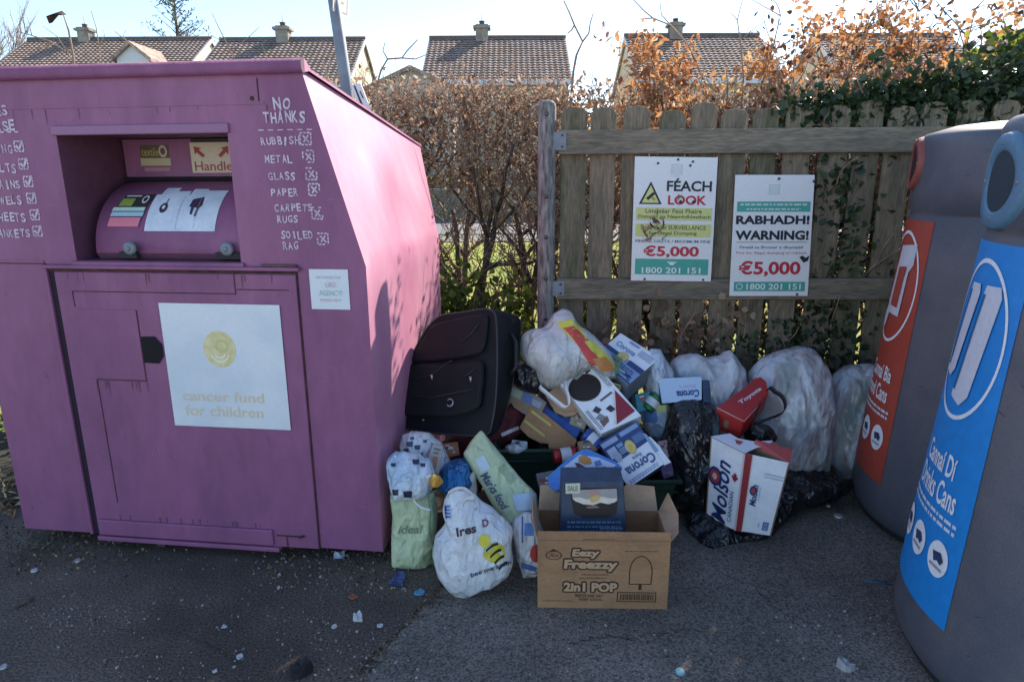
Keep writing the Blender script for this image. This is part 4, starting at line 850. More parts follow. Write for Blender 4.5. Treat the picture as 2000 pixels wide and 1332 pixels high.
# ------------------------------------------------------------------ grey bottle banks on the right
M_grey = mat('grey_plastic', (.082, .088, .112), .5, var=(.12, .115, .13), vs=3.5, grain=.35, gs=420, bump=.06, bs=160)
M_skirt = mat('dark_skirt', (.02, .02, .022), .7, grain=.3, gs=60)
def bottle_bank(label, cx, cy, ang, hue, hole, wr, zb=.225, kind='cans', smax=21.5, zc=1.52, phc=-5, hr=.083):
    n = Vector((-math.cos(R(ang)), math.sin(R(ang)), 0)); t = Vector((math.sin(R(ang)), math.cos(R(ang)), 0)); C = Vector((cx, cy, 0))
    th = thing('bottle_bank', label, 'recycling bin', (cx, cy, 0), 'grey recycling bins in a row at the right')
    A0, B0, LEN = .44, .52, 1.0
    prof = [(.035, .93), (.07, .985), (.12, 1.0), (.3, .975), (.7, .905), (1.1, .838), (1.36, .794), (1.370, .782), (1.385, .782), (1.395, .806), (1.5, .80), (1.64, .79), (1.668, .785), (1.688, .768), (1.700, .735), (1.728, .52), (1.738, .3)]
    N = 72
    def ring(k, z):
        out = []
        for j in range(N):
            a = 2*math.pi*j/N; ca, sa = math.cos(a), math.sin(a); e_ = 1 if ca > 0 else .55
            q = abs(ca)**e_*math.copysign(1, ca); p = C + n*((A0*q if ca > 0 else (LEN-A0)*q)*k) + t*(B0*(sa if ca > 0 else math.copysign(abs(sa)**.55, sa))*k); out.append(p+Vector((0, 0, z)))
        return out
    mb = MB(); vs = []; fs = []
    for z, k in prof: vs += ring(k, z)
    vs.append(C-n*.12+Vector((0, 0, 1.748)))
    for i in range(len(prof)-1):
        for j in range(N): fs.append((i*N+j, i*N+(j+1) % N, (i+1)*N+(j+1) % N, (i+1)*N+j))
    b0 = (len(prof)-1)*N
    for j in range(N): fs.append((b0+j, b0+(j+1) % N, len(vs)-1))
    mb.add(vs, fs, M_grey, True); body = mb.build('body', th)
    mb = MB(); vs = ring(.90, 0)+ring(.935, .045); mb.add(vs, [(j, (j+1) % N, N+(j+1) % N, N+j) for j in range(N)], M_skirt, True)
    for s in (-1, 1): mb.tube([C+n*(.40*math.cos(a)*.99)+t*(.475*math.sin(a)*.99)+Vector((0, 0, .03)) for a in [s*.1+s*i*.1 for i in range(12)]], .008, M_skirt, 6)
    mb.build('skirt', th)
    def K_(z):
        for (z0, k0), (z1, k1) in zip(prof, prof[1:]):
            if z0 <= z <= z1: return k0+(k1-k0)*(z-z0)/(z1-z0)
        return .9
    def S(phi, z, o=0):                                  # point on the nose; phi = bearing of the surface normal from n towards t
        a = math.atan2(B0*math.sin(phi), A0*math.cos(phi)); k = K_(z); a2 = math.atan2(B0*math.sin(phi)*1.0, A0*math.cos(phi))
        dn = math.sqrt((A0*math.cos(phi))**2+(B0*math.sin(phi))**2); p = C+n*(A0*A0*math.cos(phi)/dn*k)+t*(B0*B0*math.sin(phi)/dn*k)+Vector((0, 0, z))
        return p+(n*math.cos(phi)+t*math.sin(phi))*o
    fm = R(smax)
    zt_ = 1.352
    def LF(u, v, o=.002): return S(fm*(1-2*u)+R(-5.5), zt_-(zt_-zb)*v, o)     # u 0 = left edge as one faces the bin
    mb = MB(); nu, nv = 18, 10; M_lab = mat('label_vinyl', hue, .5, grain=.08, gs=30)
    vs = [LF(i/nu, j/nv, .002) for j in range(nv+1) for i in range(nu+1)]; mb.add(vs, [(j*(nu+1)+i, j*(nu+1)+i+1, (j+1)*(nu+1)+i+1, (j+1)*(nu+1)+i) for j in range(nv) for i in range(nu)], M_lab, True)
    lab = mb.build('label', th); mb = MB(); W_ = ink((.80, .80, .82)); dk = ink(tuple(c*.55 for c in hue))
    asp = 1.02/.44
    def ringd(c, ru, rv, w_, m, o): disc(mb, LF, c, ru, rv, m, o, 48, inner=w_)
    def sub(pts, m, o):                                  # polygon cut into a fan from its middle so that it follows the curve
        cu = sum(p[0] for p in pts)/len(pts); cv = sum(p[1] for p in pts)/len(pts); k = len(pts); vv = [LF(cu, cv, o)]+[LF(u, v, o) for u, v in pts]; mb.add(vv, [(0, 1+i, 1+(i+1) % k) for i in range(k)], m)
    def seglist(pts, n_=6): return [(a[0]+(b[0]-a[0])*i/n_, a[1]+(b[1]-a[1])*i/n_) for a, b in zip(pts, pts[1:]+pts[:1]) for i in range(n_)]
    ringd((.5, .255), .44, .215, .945, W_, .004)
    if kind == 'cans':
        for cu, cv, s in ((.34, .24, .82), (.62, .265, 1.0)):
            w2, h2, sk = .115*s, .16*s, .10
            sub(seglist([(cu-w2+sk*.8, cv-h2), (cu+w2*.6+sk*.8, cv-h2*1.02), (cu+w2+sk*.7, cv-h2*.85), (cu+w2-sk*.5, cv+h2*.8), (cu+w2*.5-sk*.8, cv+h2), (cu-w2*.8-sk*.8, cv+h2*.92), (cu-w2-sk*.6, cv+h2*.78), (cu-w2+sk*.55, cv-h2*.8)]), ink((.62, .62, .68)), .006)
            sub(seglist([(cu-w2-sk*.6, cv+h2*.78), (cu-w2+sk*.62, cv-h2*.86), (cu-w2+sk*.68+.03, cv-h2*.86), (cu-w2-sk*.55+.03, cv+h2*.8)]), dk, .007)
        words = (('Cannaí Dí', (.26, .555, .76, .618)), ('Drinks Cans', (.23, .632, .84, .70)))
    else:
        sub(seglist([(.40, .10), (.80, .085), (.80, .16), (.73, .17), (.70, .36), (.40, .36), (.36, .42), (.26, .42), (.28, .36), (.33, .34)]), ink((.62, .62, .66)), .006)
        sub(seglist([(.46, .18), (.66, .17), (.63, .33), (.42, .33)]), M_lab, .007)
        words = (('Cannaí Bia', (.28, .555, .82, .615)), ('Food Cans', (.26, .632, .82, .695)))
    for s_, r_ in words: text(mb, LF, s_, r_, W_, .005, bold=.02)
    smudge_lines(mb, LF, (.14, .715, .9, .755), ink((.6, .68, .76)), 2, 5, .005)
    for k in range(3):
        cu = .2+.295*k; disc(mb, LF, (cu, .835), .115, .05, W_, .005, 26); sub([(cu-.06, .82), (cu+.03, .812), (cu+.07, .83), (cu+.045, .845), (cu+.01, .838), (cu-.03, .845)], ink((.03, .05, .12)), .007); smudge_lines(mb, LF, (cu-.07, .85, cu+.07, .865), ink((.3, .3, .35)), 1, k, .007)
    mb.build('printing', lab)
    mb = MB(); r_ = random.Random(int(cx*100)); SC1 = ink((.15, .15, .17)); SC2 = ink((.03, .03, .035))
    for i in range(90):
        ph = R(r_.uniform(-78, -30)); z = r_.uniform(.12, 1.62); l = r_.uniform(.004, .03); t_ = r_.uniform(.0006, .0022); a = r_.uniform(-.5, .5)
        q = [S(ph+dx/.5, z+dz, .0022) for dx, dz in ((0, 0), (l*math.cos(a), l*math.sin(a)), (l*math.cos(a), l*math.sin(a)+t_), (0, t_))]; mb.quad(*q, SC1 if i % 3 else SC2)
    mb.build('scuffs', th)
    # aperture: ring proud of the nose with a dark mouth
    mb = MB(); k = 40; rad = [(wr*.155+.004, -.004), (wr*.155, .006), (wr*.152, .013), (wr*.146, .017), (hr+.012, .017), (hr+.004, .015), (hr, .010)]
    vs = []; fs = []
    for r_, o_ in rad:
        for j in range(k):
            a = 2*math.pi*j/k; ph = R(phc)+math.asin(max(-.95, min(.95, r_*math.cos(a)/.50))); vs.append(S(ph, zc+r_*math.sin(a), o_+.002))
    for i in range(len(rad)-1):
        for j in range(k): fs.append((i*k+j, i*k+(j+1) % k, (i+1)*k+(j+1) % k, (i+1)*k+j))
    mb.add(vs, fs, mat('aperture_plastic', hole, .5, grain=.12, gs=80), True); ap = mb.build('aperture_ring', th)
    mb = MB(); vs = [S(R(phc), zc, .013)]; ns = 5
    for q_ in range(1, ns+1):
        for j in range(k): a = 2*math.pi*j/k; r_ = hr*1.02*q_/ns; ph = R(phc)+math.asin(max(-.9, min(.9, r_*math.cos(a)/.50))); vs.append(S(ph, zc+r_*math.sin(a), .013))
    fs = [(0, 1+j, 1+(j+1) % k) for j in range(k)]+[(1+q_*k+j, 1+q_*k+(j+1) % k, 1+(q_+1)*k+(j+1) % k, 1+(q_+1)*k+j) for q_ in range(ns-1) for j in range(k)]
    mb.add(vs, fs, mat('aperture_flap', tuple(c*.14 for c in hole), .6, grain=.3, gs=90)); mb.build('rubber_flap', ap)
    mb = MB()
    for a in (0, math.pi/2, math.pi, 3*math.pi/2): ph = R(phc)+math.asin((hr+.02)*math.cos(a)/.5); p = S(ph, zc+(hr+.02)*math.sin(a), .014); q = S(ph, zc+(hr+.02)*math.sin(a), .021); mb.tube([p, q], .006, M_galv, 8)
    mb.build('screw', ap)
    return th
bottle_bank('dark grey drinks can bank with blue label, nearest the camera', 1.719, 1.83, 20, (.010, .23, .62), (.085, .18, .27), .86)
bottle_bank('dark grey can bank with red label, standing behind the blue one', 2.045, 2.787, 20, (.40, .06, .035), (.26, .065, .05), .70, kind='tins', zc=1.58, phc=3, hr=.074)
# ------------------------------------------------------------------ the dumped rubbish
def plastic(name, c, var, vs=9, rough=.32, tr=.18, b=.35, bs=26, **k): return mat(name, c, rough, var=var, vs=vs, bump=b, bs=bs, dist=.012, ridge=True, trans=tr, vdist=.6, **k)
INS = ((.05, .09, .22), (.5, .5, .5), (.28, .06, .05), (.45, .46, .40), (.06, .16, .08), (.10, .10, .12))
M_wbag = film('white_bag_film', (.88, .89, .90), (.74, .78, .83), INS, .12, bump=.5)
M_wbag2 = film('cloudy_sack_film', (.82, .84, .87), (.58, .63, .70), INS, .6, sc=9, st=.3, bump=.5, rough=.13, trans=.3)
M_wsack = film('milky_sack_film', (.86, .88, .91), (.68, .73, .80), INS, .35, sc=9, st=.35, bump=.45, rough=.13, trans=.3)
M_cbag = film('grey_carrier_film', (.80, .80, .80), (.56, .55, .53), ((.25, .2, .15), (.5, .5, .48), (.2, .24, .16)), .4, sc=9, st=.4, bump=.55)
M_gbag = film('pale_green_paper', (.58, .66, .42), (.42, .51, .30), rough=.6, sc=8, st=.6, bump=.6, trans=.08)
M_bbag = film('blue_bag_film', (.015, .17, .42), (.01, .07, .22), trans=.1)
M_black = film('black_bin_film', (.010, .010, .012), (.018, .018, .020), rough=.22, sc=6.5, st=.6, trans=0, bump=.9)
M_ltblue = film('pale_blue_film', (.50, .64, .80), (.76, .82, .87), INS, .2, bump=.5)
M_redbag = mat('maroon_cloth', (.13, .018, .022), .85, var=(.08, .012, .018), vs=14, bump=.3, bs=60, grain=.15)
M_kraft = mat('corrugated_card', (.38, .205, .10), .85, var=(.30, .16, .08), vs=6, grain=.1, gs=60, bump=.15, bs=40, stretch=(1, 1, 2))
M_kraftl = mat('pale_card_inside', (.44, .29, .18), .88, var=(.34, .215, .13), vs=6, grain=.08, gs=60)
M_card = mat('white_carton_board', (.80, .81, .83), .5, var=(.70, .72, .76), vs=6, grain=.05, gs=40, bump=.25, bs=9, dist=.02)
M_navy = mat('navy_carton_board', (.022, .036, .075), .45, var=(.03, .055, .10), vs=18, grain=.15)
M_dkside = mat('grey_blue_carton_side', (.16, .18, .22), .5, var=(.11, .125, .16), vs=8)
M_red = mat('red_carton_board', (.42, .022, .018), .42, var=(.34, .02, .02), vs=9)
M_green = mat('green_tub_plastic', (.008, .035, .022), .45, var=(.012, .028, .02), vs=7, grain=.15)
M_strap = mat('black_strap', (.008, .008, .01), .6)
def pl(px, py, y, n): return Yp(px, py, y), Vector(n).normalized()
def softbag(name, label, cat, outline, at, n=(0, -1, .05), df=.12, db=.1, m=M_wbag, group=None, **kw):
    o, n = pl(*at, n); x = [PL(p[0], p[1], o, n) for p in outline]; lo = min(x, key=lambda p: p.z)
    t = thing(name, label, cat, (lo.x, lo.y, max(lo.z, 0)), group); ob, bv_ = bag('film' if m not in (M_gbag, M_redbag) else 'body', outline, o, n, df, db, m, t, **kw); return t, ob, bv_
def carton(name, label, cat, quad, at, n, th, m, mside=None, bevel=.003, group=None, vec=None):
    o, n = pl(*at, n); q = [PL(x, y, o, n) for x, y in quad]; lo = min(q, key=lambda p: p.z)
    t = thing(name, label, cat, tuple(lo-n*th), group); mb = MB(); v = Vector(vec) if vec else -n*th; mb.prism(q, v, m, mside or m); b = mb.build('box', t, bevel=bevel)
    return t, quadface(*q) if len(q) == 4 else None, b, q, n

# suitcase
o, n = pl(880, 730, 2.86, (-.40, -.80, .40)); ol = [(846, 628), (864, 616), (905, 610), (945, 604), (962, 608), (969, 625), (971, 700), (968, 780), (958, 838), (944, 850), (870, 848), (800, 838), (783, 828), (781, 785), (789, 738), (807, 690), (828, 650)]
M_case = mat('black_luggage_cloth', (.0035, .0045, .0075), .6, var=(.008, .009, .0115), vs=8, bump=.25, bs=300, dist=.003, grain=.3, gs=200, spec=.3)
M_pipe = mat('grey_piping', (.035, .035, .037), .5); M_zip = mat('zip_metal', (.45, .45, .45), .3, metal=.8)
def smooth3(px, n_=90): return catmull([PL(x, y, o, n) for x, y in px], n_)
t = thing('suitcase', 'black soft suitcase with two zipped front pockets, propped against the purple bank', 'suitcase', tuple(PL(870, 848, o, n)))
vec = Vector((.105, .16, -.05)); mb = MB(); pts = smooth3(ol); zl = min(p.z for p in pts); zh = max(p.z for p in pts)
def bk(p, k=1): s_ = (p.z-zl)/(zh-zl); return p+Vector((.025+.095*s_, .16, -.05-.02*s_))*k
N_ = len(pts); rg_ = [(0, 1.0), (.08, 1.02), (.5, 1.035), (.92, 1.02), (1.0, .97)]; cc = sum(pts, Vector())/N_; vs = []
for k, s_ in rg_: vs += [bk(cc, k)+(bk(p, k)-bk(cc, k))*s_ for p in pts]
mb.add(vs, [(i*N_+j, i*N_+(j+1) % N_, (i+1)*N_+(j+1) % N_, (i+1)*N_+j) for i in range(len(rg_)-1) for j in range(N_)], M_case, True); mb.add(vs[:N_], [tuple(range(N_))], M_case); mb.add(vs[-N_:], [tuple(range(N_))], M_case); bd = mb.build('body', t, bevel=.012, seg=3)
mb = MB(); mb.tube(pts+[pts[0]], .0045, M_pipe, 6, cap=False); mb.tube([bk(p) for p in pts+[pts[0]]], .004, M_pipe, 6, cap=False); mb.build('piping', t)
for nm, oo, k in (('upper_pocket', [(858, 634), (945, 616), (955, 630), (948, 680), (930, 693), (880, 702), (812, 706), (822, 680), (838, 655)], .022), ('lower_pocket', [(806, 716), (880, 711), (935, 706), (948, 715), (945, 770), (935, 800), (880, 815), (800, 812), (793, 795), (797, 750)], .030)):
    q = smooth3(oo, 60); mb = MB(); mb.prism([p+n*k for p in q], -n*k, M_case); pk = mb.build(nm, t, bevel=.014, seg=3)
    mb = MB(); mb.tube([p+n*(k-.006) for p in q+[q[0]]], .003, M_case, 5, cap=False); mb.build('seam', pk)
mb = MB()
def onface(x, y, k): return PL(x, y, o, n)+n*k
mb.tube([onface(905, 672, .026), onface(925, 655, .027), onface(942, 632, .026)], .0022, M_pipe, 5); mb.tube([onface(800, 745, .034), onface(850, 735, .036), onface(886, 708, .034), onface(890, 706, .034)], .002, M_pipe, 5); mb.tube([onface(910, 742, .034), onface(935, 722, .034)], .002, M_pipe, 5)
mb.tube([onface(802, 772, .033), onface(850, 778, .035), onface(930, 762, .034)], .0018, M_pipe, 5); mb.build('zip', t)
for x, y, k in ((946, 645, .012), (851, 734, .037), (926, 738, .036)):
    mb = MB(); p = onface(x, y, k); mb.tube([p, p+Vector((.002, -.004, -.024))], [.006, .004], M_zip, 8); mb.build('zip_pull', t)
mb = MB(); c = onface(886, 788, .034); e1 = n.cross(Vector((0, 0, 1))).normalized(); e2 = e1.cross(n); mb.tube([c+e1*.016*math.cos(a)+e2*.016*math.sin(a) for a in [math.pi*(.15+i*.18) for i in range(10)]], .0035, M_zip, 6); mb.build('badge', t)
mb = MB(); c = onface(828, 820, .004); mb.tube([c, c+n*.006], .006, M_zip, 8); mb.build('stud', t)
mb = MB(); a = PL(985, 640, o, n); q = [PL(969, 650, o, n)+vec*.5+Vector((.01, 0, 0)), PL(969, 665, o, n)+vec*.5+Vector((.035, -.012, 0)), PL(969, 715, o, n)+vec*.5+Vector((.035, -.012, 0)), PL(969, 730, o, n)+vec*.5+Vector((.01, 0, 0))]; mb.tube(q, .011, M_strap, 8); mb.build('carry_handle', t)

# under and beside the suitcase
t, ob, bv_ = softbag('cloth_bag', 'maroon cloth bag squashed under the suitcase', 'bag', [(862, 900), (858, 865), (900, 848), (955, 838), (980, 795), (1005, 786), (1030, 808), (1022, 842), (990, 872), (955, 905), (940, 960), (900, 970), (870, 950)], (940, 870, 2.93), (0, -1, .25), .08, .14, M_redbag, seed=3, fold=.02)
f = draper(bv_, ((978, 846), (1012, 832), (1014, 838), (981, 853))); mb = MB(); fine_rect(mb, f, (0, 0, 1, 1), ink((.62, .56, .58)), .004, 6, 2); mb.build('white_strip', t)
softbag('bin_bag', 'black bin bag buried in the middle of the heap below the cartons', 'bin bag', [(1080, 815), (1150, 820), (1215, 850), (1270, 900), (1300, 960), (1290, 1005), (1180, 1010), (1090, 1000), (1040, 985), (1020, 930), (1040, 850)], (1150, 920, 2.98), (0, -1, .2), .12, .3, M_black, 'black bin bags in the heap', seed=6, fold=.03)
def tub(label, xl, xr, yt, y, depth=.36, tilt=0):
    a = Yp(xl, yt, y); b = Yp(xr, yt+tilt, y); t = thing('recycling_tub', label, 'tub', ((a.x+b.x)/2, y+depth/2, 0), 'green recycling tubs'); zt = a.z; k = .035; w_ = b.x-a.x; mb = MB()
    def rp(i, z, ins): return [Vector((a.x+ins, y+ins, z)), Vector((b.x-ins, y+ins, z)), Vector((b.x-ins, y+depth-ins, z)), Vector((a.x+ins, y+depth-ins, z))]
    rings = [rp(0, .0, k+.004), rp(0, zt, 0), rp(0, zt, .006), rp(0, .02, k+.012)]
    vs = [p for r_ in rings for p in r_]; fs = [(i*4+j, i*4+(j+1) % 4, (i+1)*4+(j+1) % 4, (i+1)*4+j) for i in range(3) for j in range(4)]+[(12, 13, 14, 15), (3, 2, 1, 0)]
    mb.add(vs, fs, M_green); mb.build('body', t, bevel=.006)
    mb = MB(); q = rp(0, zt-.004, -.012); mb.tube(q+[q[0]], .012, M_green, 8, cap=False); q = rp(0, zt-.055, -.003); mb.tube(q+[q[0]], .005, M_green, 6, cap=False); mb.build('rim', t); return t
tub('dark green recycling tub full of flattened card, right of the pale green long bag', 972, 1142, 878, 2.76, .34)
tub('dark green tub in shadow under the white and navy carton', 1228, 1322, 938, 2.66, .3)
# things in the first tub
def cut(name, label, cat, outline, at, n, th, m, bevel=.002, vec=None, group=None):
    o, n_ = pl(*at, n); q = [PL(x, y, o, n_) for x, y in outline]; lo = min(q, key=lambda p: p.z); t = thing(name, label, cat, tuple(lo), group); mb = MB(); mb.prism(q, Vector(vec) if vec else -n_*th, m); b = mb.build('board', t, bevel=bevel); return t, o, n_, q
t, o, n, q = cut('card_sheet', 'bent brown card with two yellow stripes sticking out of the green tub', 'cardboard', [(1035, 791), (1065, 808), (1095, 832), (1127, 859), (1118, 885), (1107, 900), (1074, 900), (1071, 866), (1056, 865), (1032, 853), (1014, 835), (1025, 815)], (1065, 845, 2.83), (-.1, -.85, .45), .045, M_kraft)
mb = MB(); YEL = ink((.55, .45, .13))
for (xa, ya), (xb, yb) in (((1038, 803), (1076, 831)), ((1025, 822), (1064, 852))): mb.ribbon([PL(xa, ya, o, n)+n*.002, PL(xb, yb, o, n)+n*.002], Vector((.003, 0, .006)), YEL)
mb.build('stripe', t)
t, o, n, q = cut('flat_carton', 'bright blue folded carton behind the brown card in the tub', 'carton', [(1040, 776), (1058, 776), (1075, 800), (1098, 815), (1130, 803), (1140, 830), (1122, 862), (1095, 840), (1060, 812)], (1085, 815, 2.88), (-.1, -.8, .55), .03, mat('blue_carton_board', (.02, .06, .30), .45, var=(.02, .12, .42), vs=14))
t, o, n, q = cut('card_scrap', 'rounded scrap of tan card below the white carrier handle', 'cardboard', [(1066, 772), (1082, 757), (1108, 752), (1128, 782), (1134, 800), (1122, 810), (1104, 813), (1084, 803)], (1100, 785, 2.86), (-.05, -.75, .6), .02, mat('tan_card', (.42, .27, .17), .8, grain=.1))
mb = MB(); mb.tube([PL(x, y, o, n)+n*.004 for x, y in ((1072, 780), (1085, 798), (1104, 806), (1122, 803), (1130, 793))], .0035, M_kraftl, 6); mb.build('fold_edge', t)
t, o, n, q = cut('printed_carton', 'crushed multicoloured food carton between suitcase and tub', 'carton', [(996, 748), (1015, 752), (1042, 768), (1068, 786), (1055, 810), (1030, 812), (1004, 796), (990, 775)], (1028, 780, 2.92), (-.2, -.8, .5), .05, mat('mixed_print', (.22, .20, .22), .5, var=(.30, .2, .09), vs=22, vdist=2))
mb = MB()
for pts, c in ((((1000, 756), (1022, 764), (1016, 780), (998, 772)), (.32, .36, .28)), (((1024, 765), (1042, 774), (1036, 790), (1020, 784)), (.12, .17, .38)), (((1000, 776), (1030, 792), (1026, 804), (1004, 790)), (.30, .17, .08)), (((1040, 778), (1060, 788), (1054, 798), (1038, 790)), (.3, .33, .42))): mb.add([PL(x, y, o, n)+n*.002 for x, y in pts], [(0, 1, 2, 3)], ink(c))
mb.build('printing', t)
softbag('bin_bag', 'small dark bag with a yellow patch left of the white carrier', 'bin bag', [(1000, 715), (1020, 705), (1050, 712), (1062, 742), (1050, 772), (1015, 762), (998, 745)], (1030, 740, 2.95), (0, -1, .3), .05, .08, M_black, 'black bin bags in the heap', seed=12, seg=70, rings=14)
softbag('wrapper', 'crinkled clear wrapper lying on the rim of the green tub', 'wrapper', [(985, 872), (998, 866), (1020, 870), (1030, 878), (1014, 886), (992, 884)], (1005, 876, 2.75), (0, -1, .4), .02, .02, M_wbag2, seed=13, seg=50, rings=8)

# white carrier with red and yellow print
t, ob, bv_ = softbag('carrier_bag', 'grey white carrier bag with red and yellow band on top of the heap', 'carrier bag', [(1017, 692), (1020, 655), (1040, 643), (1064, 640), (1082, 612), (1100, 602), (1117, 612), (1128, 634), (1152, 650), (1184, 682), (1202, 712), (1206, 738), (1185, 742), (1160, 715), (1130, 735), (1100, 752), (1072, 760), (1056, 748), (1046, 722), (1032, 714)], (1100, 690, 2.96), (0, -1, .35), .13, .14, M_cbag, seed=4, fold=.022, fine=.006, ff=7)
mb = MB(); f = draper(bv_, ((1085, 630), (1120, 622), (1210, 722), (1168, 728)))
g = lambda u, v, o=.004: f(u, v, o)
def band(v0, v1, u0, u1, m, off, k=22):
    vs = []; w_ = 8
    for j in range(k+1):
        v = v0+(v1-v0)*j/k; a_, b_ = u0(v), u1(v); vs += [f(a_+(b_-a_)*i/w_, v, off) for i in range(w_+1)]
    mb.add(vs, [(j*(w_+1)+i, j*(w_+1)+i+1, (j+1)*(w_+1)+i+1, (j+1)*(w_+1)+i) for j in range(k) for i in range(w_)], m, True)
YY = ink((.66, .58, .07), .35); RR = ink((.55, .06, .04), .35); OO = ink((.62, .25, .07), .35)
band(.0, .40, lambda v: .02+.25*v, lambda v: .98-.9*v*v, YY, .004); band(.12, .86, lambda v: .05+.12*math.sin(5*v), lambda v: .82-.30*abs(v-.45), RR, .0048); band(.42, .95, lambda v: .62-.2*(v-.4)+.06*math.sin(9*v), lambda v: .98-.05*math.sin(7*v), YY, .0056); band(.74, 1.0, lambda v: .18+.3*(1-v), lambda v: .92, OO, .0064)
mb.build('printing', t)
mb = MB(); q = [Yp(x, y, yy) for x, y, yy in ((1055, 752, 2.86), (1068, 768, 2.82), (1088, 785, 2.79), (1104, 796, 2.78), (1111, 790, 2.78), (1110, 775, 2.79), (1104, 757, 2.82), (1099, 744, 2.86))]; q = catmull(q, 40)[:36]
mb.ribbon(q, Vector((.005, -.004, .009)), M_card); mb.build('handle', t, solid=.002)

# cartons of the heap
C1 = ((1157, 702), (1253, 812), (1174, 847), (1092, 748))
t, f, b, q, n = carton('wine_carton', 'white carton with big dark round hole and red corner, on top of the heap', 'carton', C1, (1170, 775, 2.80), (-.12, -.72, .68), .10, M_card, M_card)
mb = MB(); disc(mb, f, (.28, .60), .205, .375, ink((.022, .012, .010)), .002, 36); disc(mb, f, (.28, .60), .213, .39, ink((.2, .16, .13)), .0015, 36)
poly(mb, f, ((.53, .08), (.907, .04), (.97, .58)), ink((.24, .02, .035)), .002); poly(mb, f, ((.50, .08), (.53, .08), (.97, .58), (.955, .62)), ink((.66, .62, .55)), .0025)
for pts, c in ((((.60, .68), (.68, .62), (.72, .75), (.64, .82)), (.05, .04, .05)), (((.68, .40), (.77, .36), (.78, .50), (.70, .54)), (.04, .03, .04)), (((.80, .62), (.88, .66), (.93, .86), (.82, .84)), (.18, .10, .08)), (((.72, .72), (.80, .66), (.84, .80), (.76, .88)), (.2, .24, .25)), (((.06, .20), (.12, .22), (.13, .36), (.09, .34)), (.03, .03, .06)), (((.04, .45), (.10, .42), (.12, .62), (.07, .68)), (.25, .3, .24)), (((.52, .18), (.55, .16), (.58, .52), (.55, .52)), (.12, .12, .14))): poly(mb, f, pts, ink(c), .0025)
smudge_lines(mb, f, (.10, .04, .46, .16), ink((.2, .22, .26)), 3, 75, .003); smudge_lines(mb, f, (.60, .88, .95, .97), ink((.15, .16, .2)), 2, 76, .003)
mb.build('printing', t)
C2 = ((1212, 650), (1290, 699), (1227, 752), (1160, 695))
t, f, b, q, n = carton('beer_carton', 'white and navy bottle carton with yellow seal, highest at the right of the heap', 'carton', C2, (1235, 700, 2.98), (.05, -.52, .85), .13, M_card, M_dkside)
mb = MB(); NV = ink((.03, .055, .16)); MID = ink((.22, .32, .5)); YS = ink((.62, .45, .12))
poly(mb, f, ((.0, .52), (1.0, .50), (1, 1), (0, 1)), MID, .0015)
for i in range(9):
    r_ = random.Random(i); u = r_.uniform(.0, .9); v = r_.uniform(.52, .92); rect(mb, f, (u, v, u+r_.uniform(.08, .3), v+r_.uniform(.03, .07)), (NV, M_card)[i % 2], .002)
rect(mb, f, (0, .50, .34, .62), NV, .0025); rect(mb, f, (.62, .50, 1, .64), NV, .0025); rect(mb, f, (.0, .95, 1, 1), NV, .0025); disc(mb, f, (.45, .53), .12, .13, YS, .003); disc(mb, f, (.45, .53), .08, .085, ink((.7, .6, .35)), .0035, inner=.7)
smudge_lines(mb, f, (.62, .1, .95, .3), MID, 4, 71, .003); smudge_lines(mb, f, (.06, .68, .9, .9), NV, 4, 72, .0032); text(mb, f, 'Corona', (.12, .22, .60, .38), MID, .003, bold=.03); rect(mb, f, (.3, .06, .55, .12), MID, .003); mb.build('printing', t)
C3 = ((1169, 866), (1243, 822), (1297, 906), (1228, 953))
t, f, b, q, n = carton('beer_carton', 'torn white and navy bottle carton lying upside down low in the heap', 'carton', C3, (1235, 890, 2.60), (-.10, -.80, .60), .09, M_card, M_navy)
mb = MB(); poly(mb, f, ((0, 0), (1, 0), (1, .46), (0, .50)), NV, .0015)
for i, r_ in enumerate(((.02, .04, .42, .14), (.5, .03, .97, .12), (.05, .2, .26, .40), (.7, .22, .95, .38), (.30, .2, .45, .28))): rect(mb, f, r_, (ink((.30, .36, .52)), MID, ink((.42, .48, .6)), ink((.10, .16, .32)), MID)[i], .002)
disc(mb, f, (.19, .40), .09, .11, ink((.35, .4, .48)), .0028); disc(mb, f, (.56, .38), .115, .15, YS, .003); disc(mb, f, (.56, .38), .08, .105, ink((.7, .58, .2)), .0035, inner=.75)
smudge_lines(mb, f, (.1, .89, .9, .97), MID, 2, 73, .003); smudge_lines(mb, f, (.3, .3, .5, .42), ink((.5, .55, .65)), 3, 74, .0032); text(mb, f, 'Corona', (.16, .66, .92, .86), ink((.06, .10, .24)), .003, bold=.03, rot=2); text(mb, f, 'Extra', (.45, .56, .68, .63), ink((.1, .15, .3)), .003, bold=.02, rot=2); mb.build('printing', t)
o = q[1]; mb = MB(); tr_ = [PL(x, y, q[0], n) for x, y in ((1246, 826), (1262, 852), (1270, 852), (1290, 872), (1294, 880), (1311, 902), (1298, 908), (1268, 866))]
mb.prism([p-n*.004 for p in tr_], -n*.012, M_card); mb.build('torn_flap', t, bevel=.001)
mb = MB(); mb.prism([PL(x, y, q[0], n)+n*.002 for x, y in ((1254, 846), (1262, 848), (1286, 880), (1280, 884))], n*.0015, MID); mb.build('torn_print', t)
t, o, n, q = cut('pastry_packet', 'crumpled blue and white packet with pastry picture above the navy box', 'packet', [(1070, 930), (1098, 905), (1128, 882), (1146, 876), (1170, 886), (1205, 903), (1216, 912), (1196, 930), (1160, 942), (1110, 950), (1086, 958), (1072, 948)], (1140, 918, 2.44), (-.1, -.7, .7), .035, mat('blue_packet_film', (.05, .16, .50), .35, var=(.08, .25, .6), vs=12))
mb = MB()
